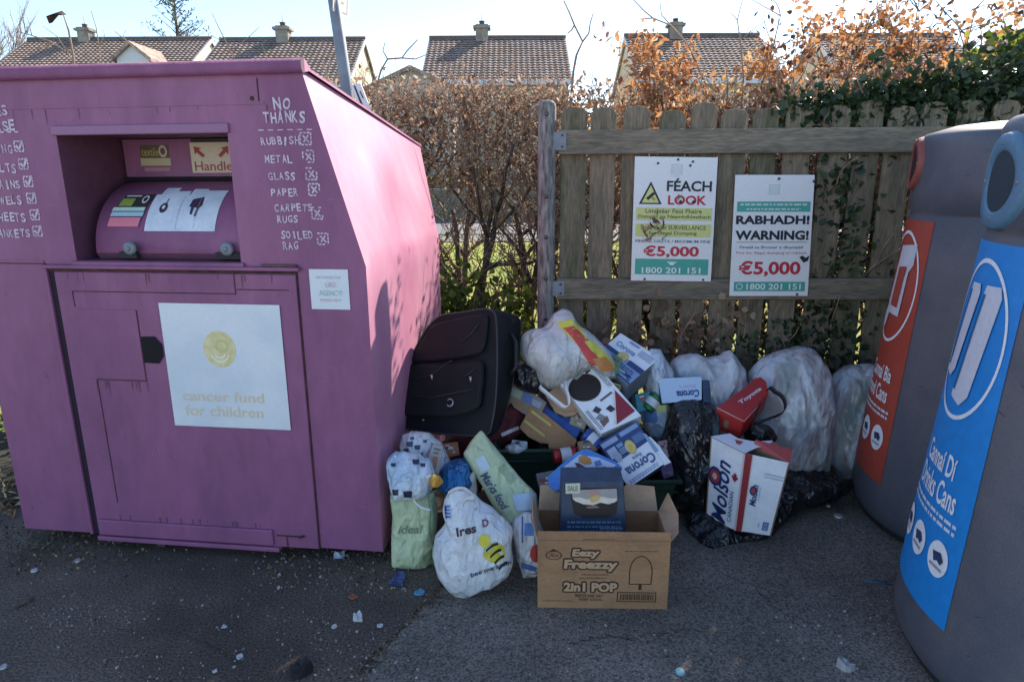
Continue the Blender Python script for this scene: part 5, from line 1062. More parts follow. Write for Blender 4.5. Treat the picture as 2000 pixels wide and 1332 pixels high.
for pts, c in ((((1098, 914), (1132, 888), (1170, 894), (1204, 908), (1180, 928), (1140, 938), (1100, 938)), (.50, .56, .68)), (((1130, 892), (1142, 888), (1154, 896), (1156, 906), (1142, 908), (1130, 902)), (.45, .22, .06)), (((1122, 904), (1130, 904), (1146, 914), (1142, 920), (1128, 914)), (.10, .03, .03)), (((1160, 902), (1172, 898), (1176, 908), (1164, 912)), (.12, .2, .4)), (((1166, 914), (1184, 910), (1180, 918), (1168, 922)), (.14, .24, .45))): mb.add([PL(x, y, o, n)+n*(.002 if c[0] < .5 or c[2] < .1 else .001) for x, y in pts], [tuple(range(len(pts)))], ink(c))
mb.build('printing', t)
C7 = ((1285, 739), (1371, 735), (1371, 781), (1293, 788))
t, f, b, q, n = carton('bottle_tray', 'pale blue open carton end with upside down lettering on the tall black bag', 'carton', C7, (1330, 762, 2.90), (-.05, -.85, .5), .05, mat('pale_blue_board', (.42, .54, .70), .5, grain=.05), M_navy)
mb = MB(); text(mb, f, 'Corona', (.38, .55, .93, .86), ink((.03, .05, .2)), .003, bold=.03, rot=2); text(mb, f, 'Extra', (.45, .34, .85, .46), ink((.55, .42, .52)), .003, bold=.02, rot=2); mb.build('printing', t)
mb = MB(); mb.prism([PL(x, y, q[0], n) for x, y in ((1372, 742), (1386, 742), (1390, 790), (1374, 790))], -n*.05, M_navy); mb.build('flap', t, bevel=.002)
C8 = ((1480, 736), (1503, 764), (1453, 823), (1399, 796))
o, n = pl(1450, 780, 2.86, (.12, -.60, .79)); q = [PL(x, y, o, n) for x, y in ((1399, 796), (1452, 757), (1474, 738), (1486, 735), (1497, 744), (1502, 766), (1480, 794), (1453, 823))]
t = thing('gift_box', 'red box with white lettering and black strap between the white sacks', 'box', tuple(q[-1])); mb = MB(); mb.prism(q, (-.01, .02, -.095), M_red); b = mb.build('box', t, bevel=.006, seg=3)
mb = MB(); mb.tube([q[0]+n*.001, q[-1]+n*.001, q[-2]+n*.001], .0022, ink((.7, .4, .38)), 5); mb.build('edge_trim', t)
f = quadface(PL(1432, 786, o, n), PL(1484, 750, o, n), PL(1494, 764, o, n), PL(1443, 800, o, n)); mb = MB(); text(mb, f, 'Toyota', (.12, .2, .95, .8), ink((.72, .52, .55)), .002, bold=.04)
a, b_ = q[0], q[-1]; dn = Vector((-.01, .02, -.095)); sf = quadface(a, b_, b_+dn, a+dn); disc(mb, sf, (.46, .55), .09, .22, ink((.16, .13, .09)), .002, 20); mb.build('printing', t)
mb = MB(); s_ = catmull([Yp(x, y, yy) for x, y, yy in ((1498, 762, 2.84), (1515, 766, 2.82), (1529, 776, 2.80), (1534, 795, 2.79), (1525, 808, 2.79), (1500, 818, 2.79), (1480, 826, 2.80), (1466, 838, 2.81))], 60)[:53]; mb.ribbon(s_, Vector((.002, -.006, .009)), M_strap); mb.build('strap', t, solid=.004)
softbag('bin_bag', 'dark scrunched bag under the red box', 'bin bag', [(1448, 832), (1475, 822), (1505, 832), (1520, 855), (1500, 875), (1460, 872)], (1480, 850, 2.85), (0, -1, .2), .05, .06, M_black, 'black bin bags in the heap', seed=15, seg=60, rings=10)
# tall beer carton standing on end
z0 = .055; Mb = G(1437, 1036, z0); Lb = G(1378, 1012, z0); Rb = G(1506, 1047, z0)
nl = (Mb-Lb).cross(Vector((0, 0, 1))).normalized(); nr = (Rb-Mb).cross(Vector((0, 0, 1))).normalized()
Lt = PL(1388, 853, Lb, nl); Mt = PL(1456, 885, Mb, nl); Rt = PL(1543, 904, Mb, nr); Bb = Lb+Rb-Mb; Bt = Lt+Rt-Mt; Bt.z = (Lt.z+Rt.z)/2
nl = nl if nl.dot(CAM-Mb) > 0 else -nl; nr = nr if nr.dot(CAM-Mb) > 0 else -nr
t = thing('beer_carton', 'tall white Canadian beer carton with red stripe, torn open, on black plastic', 'carton', tuple(Mb)); mb = MB(); IN = mat('carton_inside', (.2, .13, .09), .8)
for p, r_, s, u, nn in ((Lb, Mb, Mt, Lt, nl), (Mb, Rb, Rt, Mt, nr), (Rb, Bb, Bt, Rt, -nl), (Bb, Lb, Lt, Bt, -nr)): mb.prism([p, r_, s, u], -nn*.003, M_card, IN, IN)
mb.prism([Lb, Mb, Rb, Bb], (0, 0, .003), IN); b = mb.build('box', t)
mb = MB(); P = lambda x, y, o_=0: PL(x, y, Lt+Vector((0, 0, .003+o_)), Vector((.05, -.12, 1)).normalized())
mb.prism([P(1388, 852), P(1425, 846), P(1442, 856), P(1474, 862), P(1509, 860), P(1506, 870), P(1478, 874), P(1455, 885)], (0, 0, -.003), M_card, IN); ft = mb.build('top_flap', t)
mb = MB(); poly(mb, lambda u, v, o_=0: P(u, v, .002), ((1436, 858), (1452, 862), (1446, 868), (1438, 866)), ink((.4, .08, .06))); mb.build('printing', ft)
mb = MB(); mb.prism([Rt, Rt+Vector((.035, .07, .03)), Bt+Vector((.01, 0, .03)), Bt], (0, 0, -.003), ink((.40, .06, .06)), IN); mb.prism([P(1490, 870), P(1512, 862), P(1530, 876), P(1505, 880)], (0, 0, -.002), ink((.45, .09, .09))); mb.build('torn_flap', t)
fl = quadface(Lt+nl*.001, Mt+nl*.001, Mb+nl*.001, Lb+nl*.001); fr_ = quadface(Mt+nr*.001, Rt+nr*.001, Rb+nr*.001, Mb+nr*.001)
mb = MB(); BL = ink((.015, .03, .14)); RS = ink((.27, .02, .03)); PK = ink((.68, .5, .48))
rect(mb, fr_, (0, 0, .16, 1), RS, .0015); rect(mb, fl, (.955, 0, 1, 1), PK, .0012); rect(mb, fr_, (.16, 0, .185, 1), PK, .0014)
text(mb, fl, 'Molson', (.20, .20, .66, .98), BL, .003, bold=.015, shear=.3, rot=3); disc(mb, fl, (.22, .43), .21, .115, BL, .0035, 26); disc(mb, fl, (.22, .43), .15, .08, ink((.34, .04, .04)), .004, 24); disc(mb, fl, (.22, .43), .07, .04, ink((.6, .4, .36)), .0045, 18)
text(mb, fl, 'CANADIAN', (.70, .53, .82, .92), ink((.04, .06, .2)), .003, rot=3); MLP = ((.5, 0), (.62, .2), (.75, .14), (.7, .45), (.85, .32), (1, .5), (.72, .72), (.75, .82), (.53, .8), (.53, 1), (.47, 1), (.47, .8), (.25, .82), (.28, .72), (0, .5), (.15, .32), (.3, .45), (.25, .14), (.38, .2))
poly(mb, fl, [(.70+.20*x, .28+.13*y) for x, y in MLP], RS, .003)
text(mb, fr_, 'Molson', (.25, .36, .42, .64), BL, .003, bold=.02, shear=.3, rot=3); disc(mb, fr_, (.30, .44), .085, .06, BL, .0035, 20); disc(mb, fr_, (.30, .44), .055, .04, ink((.34, .05, .05)), .004, 18)
text(mb, fr_, 'CANADIAN', (.45, .38, .48, .56), ink((.2, .3, .35)), .003, rot=3); rect(mb, fr_, (.70, .82, .86, .93), ink((.08, .16, .34)), .003); frame(mb, fr_, (.74, .84, .82, .91), .014, ink((.3, .4, .6)), .0035); rect(mb, fr_, (.58, .84, .62, .9), ink((.4, .5, .6)), .003)
smudge_lines(mb, fr_, (.5, .18, .95, .26), ink((.45, .52, .58)), 2, 9, .0025); mb.build('printing', t)

# brown cardboard box with open flaps
ca = -.0328; cu = Vector((math.cos(ca), math.sin(ca), 0)); cv_ = Vector((-cu.y, cu.x, 0)); CO = Vector((.0871, 2.1398, 0)); CW, CHT_, CD = .474, .314, .24; CH2 = .272
def CB(u, z, d=0): return CO+cu*u+cv_*d+Vector((0, 0, z))
t = thing('cardboard_box', 'brown cardboard box printed 2in1 POP with its flaps standing open', 'cardboard box', tuple(CB(CW/2, 0, CD/2))); mb = MB(); th = .005
for p, vec_ in (([CB(0, 0), CB(CW, 0), CB(CW, CHT_), CB(0, CHT_)], cv_*th), ([CB(0, 0, CD), CB(CW, 0, CD), CB(CW, CH2, CD), CB(0, CH2, CD)], -cv_*th), ([CB(0, 0, th), CB(0, 0, CD-th), CB(0, CH2, CD-th), CB(0, CH2, th)], cu*th), ([CB(CW, 0, th), CB(CW, 0, CD-th), CB(CW, CH2, CD-th), CB(CW, CH2, th)], -cu*th)): mb.prism(p, vec_, M_kraft)
mb.prism([CB(th, .001, th), CB(CW-th, .001, th), CB(CW-th, .001, CD-th), CB(th, .001, CD-th)], (0, 0, th), M_kraft); mb.build('box', t, bevel=.002)
for p, vec_ in (([CB(.005, CH2, CD), CB(CW-.005, CH2, CD), CB(CW-.012, CH2+.078, CD+.05), CB(CW*.75, CH2+.086, CD+.055), CB(CW*.7, CH2+.07, CD+.045), CB(CW*.45, CH2+.088, CD+.055), CB(.012, CH2+.08, CD+.05)], -cv_*.004), ([CB(0, CH2, .01), CB(0, CH2, CD-.01), CB(-.022, CH2+.075, CD-.03), CB(-.02, CH2+.05, .04)], cu*.004), ([CB(CW, CH2, .005), CB(CW, CH2, CD-.01), CB(CW+.03, CH2+.085, CD-.02), CB(CW+.05, CH2+.05, CD*.5), CB(CW+.03, CH2+.03, .02)], -cu*.004)):
    mb = MB(); mb.prism(p, vec_, M_kraftl); mb.build('flap', t, bevel=.001)
CF_ = lambda u, v, o_=0: CB(CW*u, CHT_*(1-v))-cv_*o_
mb = MB(); BR = ink((.055, .022, .014), .8); KR = M_kraft
rect(mb, CF_, (0, .105, 1, .112), ink((.2, .11, .06)), .0006); smudge_lines(mb, CF_, (.34, .085, .58, .10), BR, 1, 2, .001)
def outlined(s_, r_, ex=.012, bold=.05, **k):
    for du, dv in ((-1, 0), (1, 0), (0, -1), (0, 1), (.8, .8), (-.8, .8), (.8, -.8), (-.8, -.8)): text(mb, CF_, s_, (r_[0]+ex*du, r_[1]+ex*1.6*dv, r_[2]+ex*du, r_[3]+ex*1.6*dv), BR, .001+.00005*(du+dv), bold=bold, **k)
    text(mb, CF_, s_, r_, ink((.48, .31, .18), .8), .0018, bold=bold, **k)
outlined('Eezy', (.26, .215, .47, .335), shear=.1); outlined('Freezzy', (.20, .35, .61, .50), shear=.05)
disc(mb, CF_, (.122, .30), .062, .058, BR, .001, 26, inner=.86); text(mb, CF_, 'Ace', (.085, .275, .16, .32), BR, .001, shear=.3); poly(mb, CF_, ((.09, .25), (.12, .215), (.155, .25)), BR, .001)
text(mb, CF_, 'FREEZE POPS', (.34, .535, .54, .555), BR, .001); text(mb, CF_, 'assorted fruit flavours', (.32, .572, .52, .60), BR, .001)
outlined('2in1 POP', (.20, .645, .61, .765)); text(mb, CF_, 'FREEZE AND EAT', (.29, .80, .50, .84), BR, .001, bold=.02); text(mb, CF_, 'KEEP COOL', (.32, .855, .5, .885), BR, .001, bold=.02)
smudge_lines(mb, CF_, (.66, .23, .92, .245), BR, 1, 6, .001); frame(mb, CF_, (.61, .765, .91, .895), .008, BR, .001, tv=.012)
r_ = random.Random(2); u = .635
while u < .89: wd_ = r_.uniform(.003, .010); rect(mb, CF_, (u, .79, u+wd_, .87), BR, .001); u += wd_+r_.uniform(.003, .008)
smudge_lines(mb, CF_, (.04, .885, .27, .9), BR, 1, 7, .001)
# plain lolly outline on a stick, in place of the cartoon
lo = [(.70+.085*(1-math.cos(a)), .50-.2*math.sin(a)) for a in [math.pi*i/10 for i in range(11)]]+[(.865, .66), (.70, .66)]
for a, b_ in zip(lo, lo[1:]+lo[:1]):
    d = Vector((b_[0]-a[0], b_[1]-a[1])); k = Vector((-d.y, d.x)).normalized()*.004; poly(mb, CF_, ((a[0]-k.x, a[1]-k.y*1.5), (b_[0]-k.x, b_[1]-k.y*1.5), (b_[0]+k.x, b_[1]+k.y*1.5), (a[0]+k.x, a[1]+k.y*1.5)), BR, .001)
rect(mb, CF_, (.772, .665, .795, .735), BR, .001); mb.build('printing', t)

# navy window box standing in the cardboard box
o, n = pl(1157, 990, 2.27, (0, -.98, .18)); q = [PL(x, y, o, n) for x, y in ((1098, 940), (1218, 940), (1224, 1050), (1094, 1050))]
t = thing('cake_box', 'navy cake box with torn oval window standing in the cardboard box', 'box', tuple((q[2]+q[3])/2)); mb = MB(); mb.prism(q, (.0, .085, .02), M_navy); mb.build('box', t, bevel=.003); f = quadface(*q); mb = MB()
sh = [(.14, .11), (.90, .11), (.90, .30), (.86, .56), (.72, .64), (.34, .64), (.2, .56), (.15, .3)]; poly(mb, f, sh, ink((.012, .006, .006)), .002); mb.build('window', t)
mb = MB(); poly(mb, f, ((.15, .15), (.88, .12), (.885, .34), (.75, .40), (.62, .37), (.5, .42), (.34, .40), (.18, .32)), ink((.34, .31, .30)), .004)
poly(mb, f, ((.17, .28), (.28, .27), (.40, .31), (.52, .24), (.64, .26), (.78, .29), (.88, .29), (.84, .36), (.72, .39), (.60, .36), (.50, .405), (.36, .395), (.22, .345)), ink((.70, .62, .50)), .0055); poly(mb, f, ((.42, .29), (.55, .225), (.62, .25), (.58, .33), (.48, .37)), ink((.62, .40, .15)), .007); poly(mb, f, ((.4, .18), (.55, .15), (.60, .20), (.45, .24)), ink((.5, .25, .2)), .006)
poly(mb, f, ((.38, .44), (.55, .42), (.6, .46), (.42, .47)), ink((.25, .15, .12)), .004); mb.build('window_picture', t)
mb = MB(); poly(mb, f, ((.05, .03), (.29, .02), (.29, .20), (.06, .21)), ink((.55, .55, .42)), .006); ts = mb.build('price_ticket', t); mb = MB(); text(mb, f, 'SALE', (.09, .07, .25, .16), ink((.2, .18, .14)), .0075, bold=.02); mb.build('printing', ts)
mb = MB(); smudge_lines(mb, f, (.1, .68, .92, .92), ink((.10, .2, .32)), 3, 21, .002); smudge_lines(mb, f, (.6, .80, .95, .86), ink((.22, .28, .36)), 1, 22, .003); mb.build('printing', t)

# small jumble in the gaps of the heap
def can(label, a, b, r_, c1, c2, kind='drink_can'):
    p_, q_ = Yp(*a), Yp(*b); t = thing(kind, label, 'can', tuple(p_ if p_.z < q_.z else q_), 'small tins and cans in the heap'); d = (q_-p_).normalized(); mb = MB(); L_ = (q_-p_).length
    mb.tube([p_, p_+d*.006, p_+d*L_*.3], [r_*.82, r_, r_], c1, 20); mb.tube([p_+d*L_*.3, p_+d*L_*.72], [r_*1.003, r_*1.003], c2, 20, cap=False); mb.tube([p_+d*L_*.72, q_-d*.008, q_], [r_, r_, r_*.84], c1, 20); mb.build('body', t)
    mb = MB(); mb.tube([q_, q_+d*.002], [r_*.84, r_*.78], M_zip, 20); mb.build('rim', t)
ca_, cb_ = mat('can_blue', (.03, .08, .3), .35, metal=.3), mat('can_white', (.6, .62, .64), .4); cc_, cd_ = mat('can_red', (.4, .03, .03), .35, metal=.3), mat('can_green', (.03, .16, .06), .35, metal=.3)
can('blue can with white band wedged under the round holed carton', (1142, 846, 2.74), (1172, 872, 2.70), .033, ca_, cb_)
can('red can with white band lying by the yellow striped card', (1080, 892, 2.74), (1128, 884, 2.76), .033, cc_, cb_)
can('green can with white band left of the pale blue carton end', (1262, 800, 2.92), (1284, 772, 2.94), .033, cd_, cb_)
for k, (lb, q_, at_, nn, c_) in enumerate((('small yellow and white food box between carrier bag and top carton', ((1186, 742), (1214, 752), (1206, 780), (1180, 768)), (1198, 760, 2.86), (.1, -.8, .5), (.5, .40, .10)),
    ('small teal box half buried right of the red cornered carton', ((1240, 770), (1272, 764), (1276, 796), (1246, 806)), (1258, 784, 2.92), (.2, -.8, .5), (.05, .26, .30)), ('little brown card sleeve above the pastry packet', ((1128, 862), (1160, 856), (1168, 880), (1134, 884)), (1150, 870, 2.68), (0, -.8, .6), (.28, .17, .09)),
    ('narrow white food sleeve at the left rim of the green tub', ((1000, 858), (1030, 862), (1028, 880), (996, 876)), (1012, 868, 2.82), (-.1, -.8, .6), (.6, .62, .62)), ('green and white box poking up behind the red cornered carton', ((1196, 690), (1216, 700), (1206, 730), (1184, 716)), (1200, 708, 2.90), (0, -.7, .7), (.08, .24, .12)), ('flattened orange box below the knotted blue white bag', ((862, 866), (894, 862), (898, 888), (868, 896)), (880, 878, 2.72), (0, -.8, .5), (.42, .15, .05)), ('grey egg box in the dark gap right of the long green bag', ((1046, 925), (1082, 918), (1090, 948), (1054, 956)), (1066, 936, 2.60), (0, -.8, .6), (.20, .20, .19)), ('dark purple box against the tall black bag', ((1288, 905), (1312, 900), (1318, 930), (1296, 936)), (1302, 918, 2.72), (.1, -.8, .5), (.09, .03, .12)), ('cream cereal box lying behind the brown card', ((1118, 800), (1150, 812), (1142, 838), (1112, 826)), (1130, 818, 2.86), (0, -.7, .7), (.5, .44, .30)), ('pink and grey box between the upside down carton and the tall black bag', ((1284, 862), (1308, 858), (1316, 890), (1294, 896)), (1300, 876, 2.80), (.1, -.85, .4), (.42, .30, .34)))):
    t, f, b, q, n = carton('food_box', lb, 'box', q_, at_, nn, .045, mat('food_box_board', c_, .5, var=tuple(x*.7 for x in c_), vs=25), group='small food boxes in the heap'); mb = MB(); r_ = random.Random(60+k)
    for j in range(6): u, v = r_.uniform(.05, .6), r_.uniform(.05, .75); rect(mb, f, (u, v, u+r_.uniform(.1, .35), v+r_.uniform(.05, .2)), ink(r_.choice(((.6, .6, .58), (.03, .05, .15), (.4, .05, .04), (.1, .1, .1)))), .0015+.0003*j)
    mb.build('printing', t)

# paper and plastic bags at the left
t, ob, bv_ = softbag('paper_bag', 'pale green paper bag standing upright beside the bank', 'paper bag', [(762, 962), (768, 1000), (766, 1060), (767, 1100), (785, 1108), (815, 1109), (842, 1108), (847, 1080), (853, 1035), (854, 1000), (848, 962), (820, 955), (790, 955)], (805, 1050, 2.46), (.0, -1, .04), .07, .07, M_gbag, sag=6, fold=.012, fine=.005, ff=8, seed=8)
mb = MB(); f = draper(bv_, ((768, 1020), (836, 1018), (838, 1060), (770, 1062))); text(mb, f, 'ideal', (.12, .15, .85, .55), ink((.18, .26, .15)), .004, bold=.01, shear=.3); mb.build('printing', t)
mb = MB(); mb.tube([Yp(x, y, 2.385) for x, y in ((834, 962), (841, 1000), (838, 1040), (846, 1075), (844, 1104))], .003, mat('paper_crease', (.2, .25, .15), .8), 5); mb.build('side_fold', t)
mb = MB(); s_ = catmull([Yp(x, y, 2.375) for x, y in ((842, 928), (822, 938), (806, 954), (808, 975), (822, 990), (845, 996), (846, 994), (826, 986), (812, 972), (811, 956), (826, 941), (842, 931))], 60); mb.tube(s_[:30], .0045, M_card, 6); mb.build('handle', t)
t, ob, bv_ = softbag('plastic_bag', 'blue white knotted plastic bag stuffed in the top of the pale green bag', 'plastic bag', [(757, 925), (756, 900), (768, 885), (790, 880), (812, 888), (838, 900), (850, 925), (847, 952), (832, 966), (800, 968), (772, 974), (759, 950)], (803, 925, 2.44), (0, -1, .1), .09, .08, M_ltblue, seed=9, fold=.025, fine=.007, ff=11)
mb = MB(); rg = random.Random(4)
for x, y, r_ in ((812, 902, 7), (770, 962, 8), (796, 966, 9), (826, 908, 5), (768, 908, 5)):
    f = draper(bv_, ((x-r_, y-r_*.7), (x+r_, y-r_*.8), (x+r_*.9, y+r_*.7), (x-r_*.8, y+r_*.6))); fine_rect(mb, f, (0, 0, 1, 1), ink((.02, .025, .07)), .004, 4, 4)
mb.build('printing', t)
t, ob, bv_ = softbag('plastic_bag', 'spotted white plastic bag against the bank below the suitcase', 'plastic bag', [(780, 872), (786, 850), (808, 843), (838, 846), (860, 866), (880, 900), (882, 915), (860, 935), (830, 938), (795, 920)], (825, 885, 2.64), (0, -1, .2), .08, .1, M_wbag, seed=10, fold=.02, fine=.006, ff=11)
mb = MB()
for x, y, r_ in ((800, 868, 7), (815, 874, 6), (793, 880, 5), (830, 862, 4), (805, 856, 4), (822, 888, 5)):
    f = draper(bv_, ((x-r_, y-r_*.7), (x+r_, y-r_*.9), (x+r_*.8, y+r_*.7), (x-r_*.8, y+r_*.5))); fine_rect(mb, f, (0, 0, 1, 1), ink((.06, .08, .13)), .004, 3, 3)
mb.build('printing', t)
t, f, b, q, n = carton('drink_carton', 'small grey carton with orange picture tucked beside the knotted bag', 'carton', ((846, 866), (866, 872), (858, 926), (826, 922)), (848, 895, 2.52), (.25, -.9, .3), .05, mat('grey_printed_board', (.27, .25, .25), .5, var=(.36, .33, .32), vs=20))
mb = MB(); poly(mb, f, ((.35, .42), (.7, .40), (.72, .85), (.4, .8)), ink((.32, .12, .06)), .002); rect(mb, f, (.2, .12, .8, .18), ink((.12, .1, .1)), .002); rect(mb, f, (.25, .26, .7, .31), ink((.14, .1, .1)), .002); mb.build('printing', t)
softbag('plastic_bag', 'bright blue plastic bag scrunched behind the white bee bag', 'plastic bag', [(856, 928), (866, 908), (892, 896), (916, 898), (924, 930), (914, 965), (880, 965), (862, 950)], (890, 925, 2.55), (0, -1, .15), .09, .08, M_bbag, seed=11, fold=.03, fine=.008, ff=12)
softbag('wrapper', 'orange and yellow crisp wrapper above the bee bag handles', 'wrapper', [(838, 935), (846, 926), (858, 930), (866, 942), (858, 950), (842, 948)], (852, 938, 2.40), (0, -1, .2), .015, .015, mat('orange_wrapper', (.6, .22, .03), .4, var=(.65, .5, .06), vs=40), seed=14, seg=50, rings=8)
softbag('wrapper', 'pale folded paper hanging between the blue bag and the long green bag', 'wrapper', [(914, 930), (928, 918), (932, 960), (924, 985), (914, 975)], (923, 950, 2.5), (0, -1, .1), .01, .01, mat('folded_paper', (.45, .46, .42), .7, var=(.38, .4, .37), vs=9), seed=16, seg=50, rings=8)
t, ob, bv_ = softbag('paper_bag', 'long pale green paper bag lying slantwise over the heap', 'paper bag', [(905, 886), (920, 862), (940, 840), (956, 860), (980, 890), (1006, 922), (1030, 948), (1048, 964), (1052, 1000), (1040, 1014), (1005, 1034), (985, 1022), (962, 985), (940, 945), (918, 912)], (980, 940, 2.50), (.05, -.82, .55), .055, .05, M_gbag, sag=5, seed=17, fold=.012, fine=.004, ff=8)
mb = MB(); f = draper(bv_, ((930, 905), (958, 893), (1000, 975), (966, 985))); GRY = ink((.33, .40, .52)); DKB = ink((.07, .09, .15))
fine_rect(mb, f, (0.05, -.1, .7, .22), ink((.50, .57, .62)), .003, 5, 5)
f2 = draper(bv_, ((950, 912), (1002, 990), (982, 1002), (932, 926))); text(mb, f2, 'Marks', (.06, .15, .55, .9), DKB, .005, bold=.03, shear=.2); text(mb, f2, 'food', (.6, .2, .95, .9), DKB, .005, bold=.02, shear=.2)
f3 = draper(bv_, ((1000, 966), (1046, 960), (1048, 1000), (1010, 1000))); fine_rect(mb, f3, (0, 0, 1, .9), ink((.42, .54, .66)), .004, 6, 6)
f4 = draper(bv_, ((985, 905), (1010, 935), (998, 948), (972, 915))); smudge_lines(mb, f4, (0, 0, 1, 1), ink((.25, .34, .2)), 4, 30, .004); mb.build('printing', t)
t, ob, bv_ = softbag('carrier_bag', 'white carrier bag with striped yellow bee, in front of the heap', 'carrier bag', [(868, 975), (880, 955), (905, 949), (930, 972), (960, 992), (990, 1018), (1003, 1036), (998, 1062), (1003, 1098), (992, 1124), (950, 1146), (908, 1167), (880, 1154), (856, 1122), (846, 1080), (850, 1046), (870, 1020), (864, 996)], (920, 1060, 2.27), (0, -1, .12), .11, .10, M_wbag, seed=18, fold=.024, fine=.006, ff=6.5)
mb = MB(); f = draper(bv_, ((886, 1024), (962, 1006), (966, 1036), (890, 1054))); DK = ink((.05, .02, .03)); text(mb, f, 'Ires', (.04, .25, .55, .85), DK, .004, bold=.03); text(mb, f, 'D', (.72, .12, .88, .62), ink((.2, .06, .1)), .004, bold=.03)
f = draper(bv_, ((916, 1118), (1000, 1090), (1003, 1104), (920, 1132))); text(mb, f, 'bee me again', (.02, .1, .96, .9), ink((.05, .05, .1)), .004, bold=.02)
f = draper(bv_, ((856, 985), (880, 985), (882, 1013), (858, 1013))); fine_rect(mb, f, (0, .0, 1, 1), ink((.40, .48, .62)), .0035, 4, 4)
for k in range(4): fine_rect(mb, f, (.1, .08+.24*k, .9, .2+.24*k), ink((.05, .12, .36)), .005, 4, 2)
YB = ink((.62, .55, .05)); f = draper(bv_, ((932, 1040), (992, 1040), (992, 1105), (932, 1105)))
def blob(mb, f, c, ru, rv, m, off, n_=18): mb.add([f(c[0], c[1], off)]+[f(c[0]+ru*math.cos(2*math.pi*i/n_), c[1]+rv*math.sin(2*math.pi*i/n_), off) for i in range(n_)], [(0, 1+i, 1+(i+1) % n_) for i in range(n_)], m)
blob(mb, f, (.56, .60), .36, .30, YB, .004); blob(mb, f, (.24, .24), .20, .20, YB, .005)
for k in range(4):
    c = .38+.17*k; pts = [f(.26+.14*k+.40*(i/8)*(1-.1*k)+.02, c+.14-.22*math.sin(math.pi*.5*i/8)+.09*k*.5-.03*k, .006) for i in range(9)]; pts2 = [f(.26+.14*k+.40*(i/8)*(1-.1*k)+.03, c+.215-.22*math.sin(math.pi*.5*i/8)+.09*k*.5-.03*k, .006) for i in range(9)]
    mb.add(pts+pts2, [(i, i+1, 10+i, 9+i) for i in range(8)], ink((.01, .01, .01)))
mb.build('printing', t)
mb = MB()
for s_ in ([(876, 968), (892, 955), (912, 958), (926, 975)], [(905, 985), (916, 972), (928, 976), (930, 992)]): mb.ribbon(catmull([Yp(x, y, 2.19) for x, y in s_], 40)[:30], Vector((.0, -.003, .009)), M_wbag)
mb.build('handle', t, solid=.002)
t, ob, bv_ = softbag('carrier_bag', 'blue and white carrier bag with red fruit print behind the cardboard box', 'carrier bag', [(998, 1030), (1006, 1012), (1026, 1000), (1048, 1006), (1062, 1040), (1060, 1100), (1050, 1124), (1022, 1127), (1012, 1095), (1004, 1060)], (1028, 1065, 2.36), (0, -1, .08), .07, .07, M_wbag, seed=19, fold=.018, ff=8)
mb = MB(); f = draper(bv_, ((1034, 1062), (1056, 1062), (1056, 1100), (1034, 1100))); blob(mb, f, (.55, .5), .5, .45, ink((.45, .04, .03)), .004); f = draper(bv_, ((1018, 1005), (1050, 1005), (1050, 1060), (1018, 1060)))
fine_rect(mb, f, (.2, .3, .75, .75), ink((.10, .24, .52)), .0035, 6, 6); fine_rect(mb, f, (.02, .05, .12, 1.0), ink((.08, .14, .4)), .004, 2, 10); f = draper(bv_, ((1018, 1098), (1048, 1108), (1044, 1124), (1018, 1120))); fine_rect(mb, f, (0, 0, 1, .5), ink((.1, .17, .4)), .004, 6, 3); mb.build('printing', t)
# sacks along the fence
GS = 'white rubbish sacks along the fence'
softbag('rubbish_sack', 'low white rubbish sack behind the tall black bag', 'rubbish sack', [(1310, 745), (1311, 712), (1325, 696), (1352, 691), (1385, 699), (1410, 694), (1424, 683), (1440, 698), (1455, 722), (1463, 765), (1462, 840), (1450, 900), (1400, 915), (1330, 900), (1306, 830)], (1385, 790, 3.12), (0, -1, .06), .16, .15, M_wsack, GS, seed=23, fold=.03, fine=.010, ff=8, st=.5, soft=2)
softbag('rubbish_sack', 'largest white rubbish sack, bulging beside the red box', 'rubbish sack', [(1463, 728), (1488, 702), (1520, 686), (1545, 682), (1560, 676), (1592, 684), (1612, 718), (1621, 770), (1620, 840), (1616, 890), (1611, 922), (1565, 930), (1510, 930), (1472, 905), (1458, 820)], (1540, 810, 3.10), (0, -1, .05), .19, .17, M_wbag2, GS, seed=24, fold=.024, fine=.008, ff=8, st=.4, soft=2)
softbag('rubbish_sack', 'white rubbish sack half hidden behind the red labelled bin', 'rubbish sack', [(1622, 742), (1640, 724), (1668, 713), (1705, 711), (1760, 725), (1775, 800), (1765, 900), (1705, 934), (1640, 931), (1622, 905), (1616, 830)], (1690, 820, 3.16), (0, -1, .05), .15, .16, M_wbag2, GS, seed=25, fold=.024, fine=.008, ff=8.5, st=.4, soft=2)
t, ob, bv_ = softbag('produce_bag', 'clear bag with blue and yellow packets between cartons and black bag', 'plastic bag', [(1258, 698), (1272, 682), (1290, 684), (1300, 704), (1314, 722), (1316, 790), (1312, 860), (1290, 870), (1262, 840), (1246, 800), (1262, 760)], (1285, 775, 3.02), (0, -1, .1), .09, .1, M_ltblue, seed=26, fold=.022, fine=.007, ff=10)
mb = MB(); f = draper(bv_, ((1252, 790), (1306, 785), (1308, 850), (1258, 850))); fine_rect(mb, f, (.5, .0, .95, .3), ink((.5, .52, .25)), .004, 6, 4); fine_rect(mb, f, (.05, .2, .55, .6), ink((.12, .22, .5)), .004, 6, 5); mb.build('printing', t)
softbag('bin_bag', 'tall glossy black bin bag standing beside the Canadian beer carton', 'bin bag', [(1312, 792), (1332, 781), (1385, 784), (1402, 802), (1400, 850), (1400, 900), (1392, 960), (1380, 1006), (1345, 1005), (1312, 992), (1300, 940), (1290, 885), (1300, 840)], (1345, 890, 2.86), (0, -1, .06), .15, .15, M_black, 'black bin bags in the heap', seed=27, fold=.03, fine=.010, ff=8, st=.5)
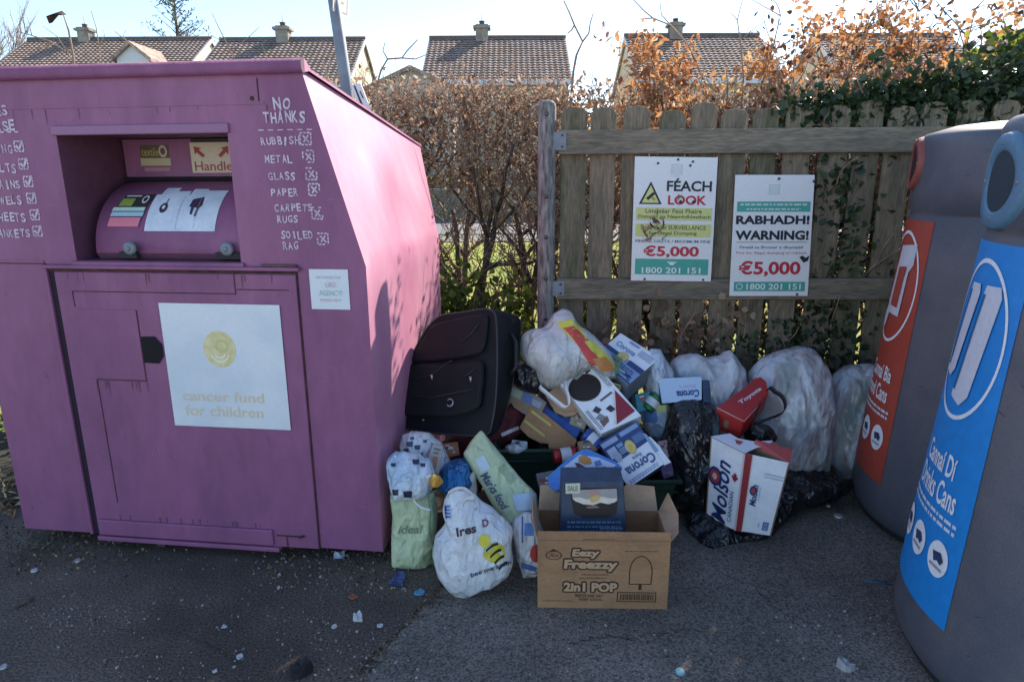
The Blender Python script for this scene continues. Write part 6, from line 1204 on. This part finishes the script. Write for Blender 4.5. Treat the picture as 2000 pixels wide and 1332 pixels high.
softbag('bin_bag', 'flattened black bin bag spread on the tarmac under the Canadian beer carton', 'bin bag', [(1336, 1000), (1368, 1003), (1420, 1000), (1490, 950), (1540, 912), (1580, 908), (1625, 925), (1668, 948), (1655, 966), (1575, 985), (1520, 1030), (1500, 1052), (1440, 1062), (1392, 1081), (1366, 1062), (1345, 1030)], (1440, 1030, 2.66), (0, -.30, .95), .05, .03, M_black, 'black bin bags in the heap', seed=28, fold=.03, fine=.008, ff=9)

# ------------------------------------------------------------------ litter on the tarmac
M_shard = mat('pale_grit', (.5, .5, .5), .5, attr=[(.09, .08, .07), (.2, .185, .17), (.46, .44, .42)])
rg = random.Random(99); pts = []
def sprinkle(x0, x1, y0, y1, n):
    for i in range(n): p = G(rg.uniform(x0, x1), rg.uniform(y0, y1)); pts.append((p.x, p.y, .006+rg.uniform(0, .003)))
sprinkle(0, 700, 1180, 1332, 110); sprinkle(0, 500, 1060, 1200, 35); sprinkle(80, 260, 1185, 1235, 60); sprinkle(490, 800, 1080, 1160, 120); sprinkle(600, 900, 1200, 1332, 110); sprinkle(900, 1700, 1200, 1332, 50); sprinkle(1400, 1750, 1060, 1230, 20); sprinkle(1480, 1740, 1195, 1260, 60)
fine_pts = []
for i in range(900):
    p = G(rg.uniform(-20, 1750), rg.uniform(1075, 1340)); k_ = noise.noise(Vector((p.x*2.2, p.y*2.2, 3)))
    if k_ > rg.uniform(-.35, .5): fine_pts.append((p.x, p.y, .006))
def flat(name, pts, size, m, seed, **kw):
    g = np.random.default_rng(seed); mb_v = []; mb_f = []
    for p in pts:
        s = size*abs(g.normal(.6, .5))+size*.15; a = g.uniform(0, 6.28); k = g.integers(3, 6); b0 = len(mb_v); h = s*.5
        ring = [(p[0]+s*math.cos(a+6.28*i/k)*g.uniform(.5, 1), p[1]+s*math.sin(a+6.28*i/k)*g.uniform(.5, 1)) for i in range(k)]
        mb_v += [(x, y, p[2]-.004) for x, y in ring]+[(x*.9+p[0]*.1, y*.9+p[1]*.1, p[2]+h*g.uniform(.2, .9)) for x, y in ring]; mb_f += [[b0+k+i for i in range(k)]]+[[b0+i, b0+(i+1) % k, b0+k+(i+1) % k, b0+k+i] for i in range(k)]
    me = bpy.data.meshes.new(name); me.from_pydata(mb_v, [], mb_f); at = me.attributes.new('rnd', 'FLOAT', 'FACE'); v = []
    at.data.foreach_set('value', g.uniform(0, 1, len(mb_f))); me.materials.append(m); o = bpy.data.objects.new(name, me); COL.objects.link(o); return tag(o, **kw)
flat('broken_grit', pts, .0048, M_shard, 1, kind='stuff')
flat('glass_dust', fine_pts, .0024, M_shard, 2, kind='stuff')
# leaf crumbs and moss: along the seam, under the bank, foot of the fence
pts = []
for i in range(520):
    k = rg.randint(0, len(e)-2); p = e[k].lerp(e[k+1], rg.random()); q_ = noise.noise(p*9)+.6; pts.append((p.x+rg.gauss(0, .02)*q_*1.6, p.y+rg.gauss(0, .02)*q_*1.6, .006))
for i in range(420): p = G(rg.uniform(520, 800), rg.gauss(1098, 26)); pts.append((p.x, p.y, .008))
for i in range(900): pts.append((rg.uniform(-.4, 1.9), rg.gauss(3.3, .12), .01))
for i in range(800): p = G(rg.gauss(90, 110), rg.gauss(1070, 28)); pts.append((p.x, p.y, .009))
leaves('leaf_crumbs', pts, .013, mat('crumb_leaf', (.06, .04, .02), .9, attr=[(.03, .024, .015), (.08, .055, .03), (.2, .14, .08), (.34, .25, .14)]), None, 5, kind='stuff')
pts = []
for i in range(60): p = G(rg.uniform(0, 42), rg.uniform(925, 1010)); pts.append((p.x, p.y, .012))
leaves('straw', pts, .07, mat('dry_straw', (.45, .33, .18), .8, attr=[(.2, .13, .07), (.5, .38, .22)]), None, 6, asp=.14, kind='stuff')
def single(name, label, cat, x, y, size, m, seed, z=.004, h=.004, shape=None, group=None):
    p = G(x, y); r_ = random.Random(seed); k = 9; mb = MB(); a0 = r_.uniform(0, 6)
    rr = [size*(r_.uniform(.6, 1.05)) for _ in range(k)] if shape is None else None
    bot = [Vector((p.x+rr[i]*math.cos(a0+6.283*i/k), p.y+rr[i]*math.sin(a0+6.283*i/k)*.9, z)) for i in range(k)]; top = [Vector((v.x*.92+p.x*.08, v.y*.92+p.y*.08, z+h*r_.uniform(.6, 2.6))) for v in bot]; c = Vector((p.x, p.y, z+h*1.2))
    mb.add(bot+top+[c], [(i, (i+1) % k, k+(i+1) % k, k+i) for i in range(k)]+[(k+i, k+(i+1) % k, 2*k) for i in range(k)], m, False); o = mb.build(name); return tag(o, label, cat, group)
def cap(label, x, y, m, r_=.016):
    p = G(x, y); mb = MB(); k = 21; vs = []
    for z, q in ((.005, 1.0), (.009, .97), (.012, .86), (.0125, .0)): vs += [Vector((p.x+r_*q*(1+(.06 if z < .006 and j % 2 else 0))*math.cos(6.283*j/k), p.y+r_*q*(1+(.06 if z < .006 and j % 2 else 0))*math.sin(6.283*j/k), z)) for j in range(k)]
    mb.add(vs, [(i*k+j, i*k+(j+1) % k, (i+1)*k+(j+1) % k, (i+1)*k+j) for i in range(3) for j in range(k)], m); o = mb.build('crown_cork'); return tag(o, label, 'bottle cap', 'bottle caps on the tarmac')
M_cap = mat('cap_metal', (.55, .55, .54), .4, metal=.3, var=(.4, .38, .36), vs=60); M_scrap = mat('paper_scrap', (.55, .55, .55), .7, var=(.4, .4, .42), vs=40)
cap('pale bottle cap on the tarmac right of the beer carton', 1637, 1010, M_cap, .02); cap('small pale cap beside the red labelled bin', 1618, 990, M_cap, .010); cap('white cap on the dark tarmac at far left', 152, 1098, M_cap, .014); cap('small cap near the dirt patch at left', 68, 1117, M_cap, .013); cap('bluish cap at the bottom edge right of centre', 1328, 1315, mat('blue_cap', (.16, .34, .42), .45), .016)
single('foil_scrap', 'crumpled silver foil at the bottom near the blue bin', 'foil', 1650, 1305, .030, mat('foil', (.5, .5, .52), .3, metal=.5, bump=.4, bs=90), 2, h=.014)
single('paper_scrap', 'torn pale tissue beside the seam in the tarmac', 'scrap', 700, 1212, .022, M_scrap, 3, h=.012); single('paper_scrap', 'flat white scrap left of the torn tissue', 'scrap', 652, 1226, .013, M_scrap, 4); single('paper_scrap', 'white scrap right of the torn tissue near the seam', 'scrap', 742, 1224, .012, M_scrap, 5); single('paper_scrap', 'white scrap at the bottom left corner', 'scrap', 8, 1305, .014, M_scrap, 6); single('paper_scrap', 'small bright white scrap low on the left tarmac', 'scrap', 420, 1313, .01, M_scrap, 7); single('paper_scrap', 'grey white scrap on the lower left tarmac', 'scrap', 468, 1285, .015, M_scrap, 8)
single('paper_scrap', 'pale scrap on the dark tarmac below the bank door', 'scrap', 438, 1226, .012, M_scrap, 9); single('paper_scrap', 'blue white scrap under the front edge of the bank', 'scrap', 662, 1088, .028, mat('blueish_scrap', (.4, .45, .55), .6, var=(.2, .22, .28), vs=40), 10, h=.012)
single('wrapper', 'navy crisp packet lying by the pale green bag', 'wrapper', 779, 1138, .04, mat('navy_wrapper', (.02, .03, .10), .35, var=(.10, .12, .26), vs=45), 11, h=.012); single('wrapper', 'light blue wrapper scrap by the navy crisp packet', 'wrapper', 820, 1160, .026, mat('cyan_wrapper', (.10, .28, .42), .4), 12); single('dead_leaf', 'orange brown leaf on the tarmac left of the navy packet', 'leaf', 690, 1168, .022, mat('orange_leaf', (.28, .10, .04), .7), 13)
single('rag', 'black rag at the bottom of the picture by the seam', 'rag', 588, 1312, .045, M_strap, 14, h=.014)
p, q = G(30, 1189), G(68, 1170); mb = MB(); mb.tube([p+Vector((0, 0, .008)), (p+q)/2+Vector((0, .004, .009)), q+Vector((0, 0, .008))], [.006, .008, .005], M_bark, 7); tag(mb.build('stick'), 'short dark stick on the tarmac at far left', 'stick')
p, q = G(1688, 1136), G(1742, 1144); mb = MB(); mb.tube([p+Vector((0, 0, .006)), q+Vector((0, 0, .006))], .004, mat('blue_cord', (.02, .10, .22), .6), 6); tag(mb.build('cord'), 'thin blue cord beside the blue bin', 'cord')
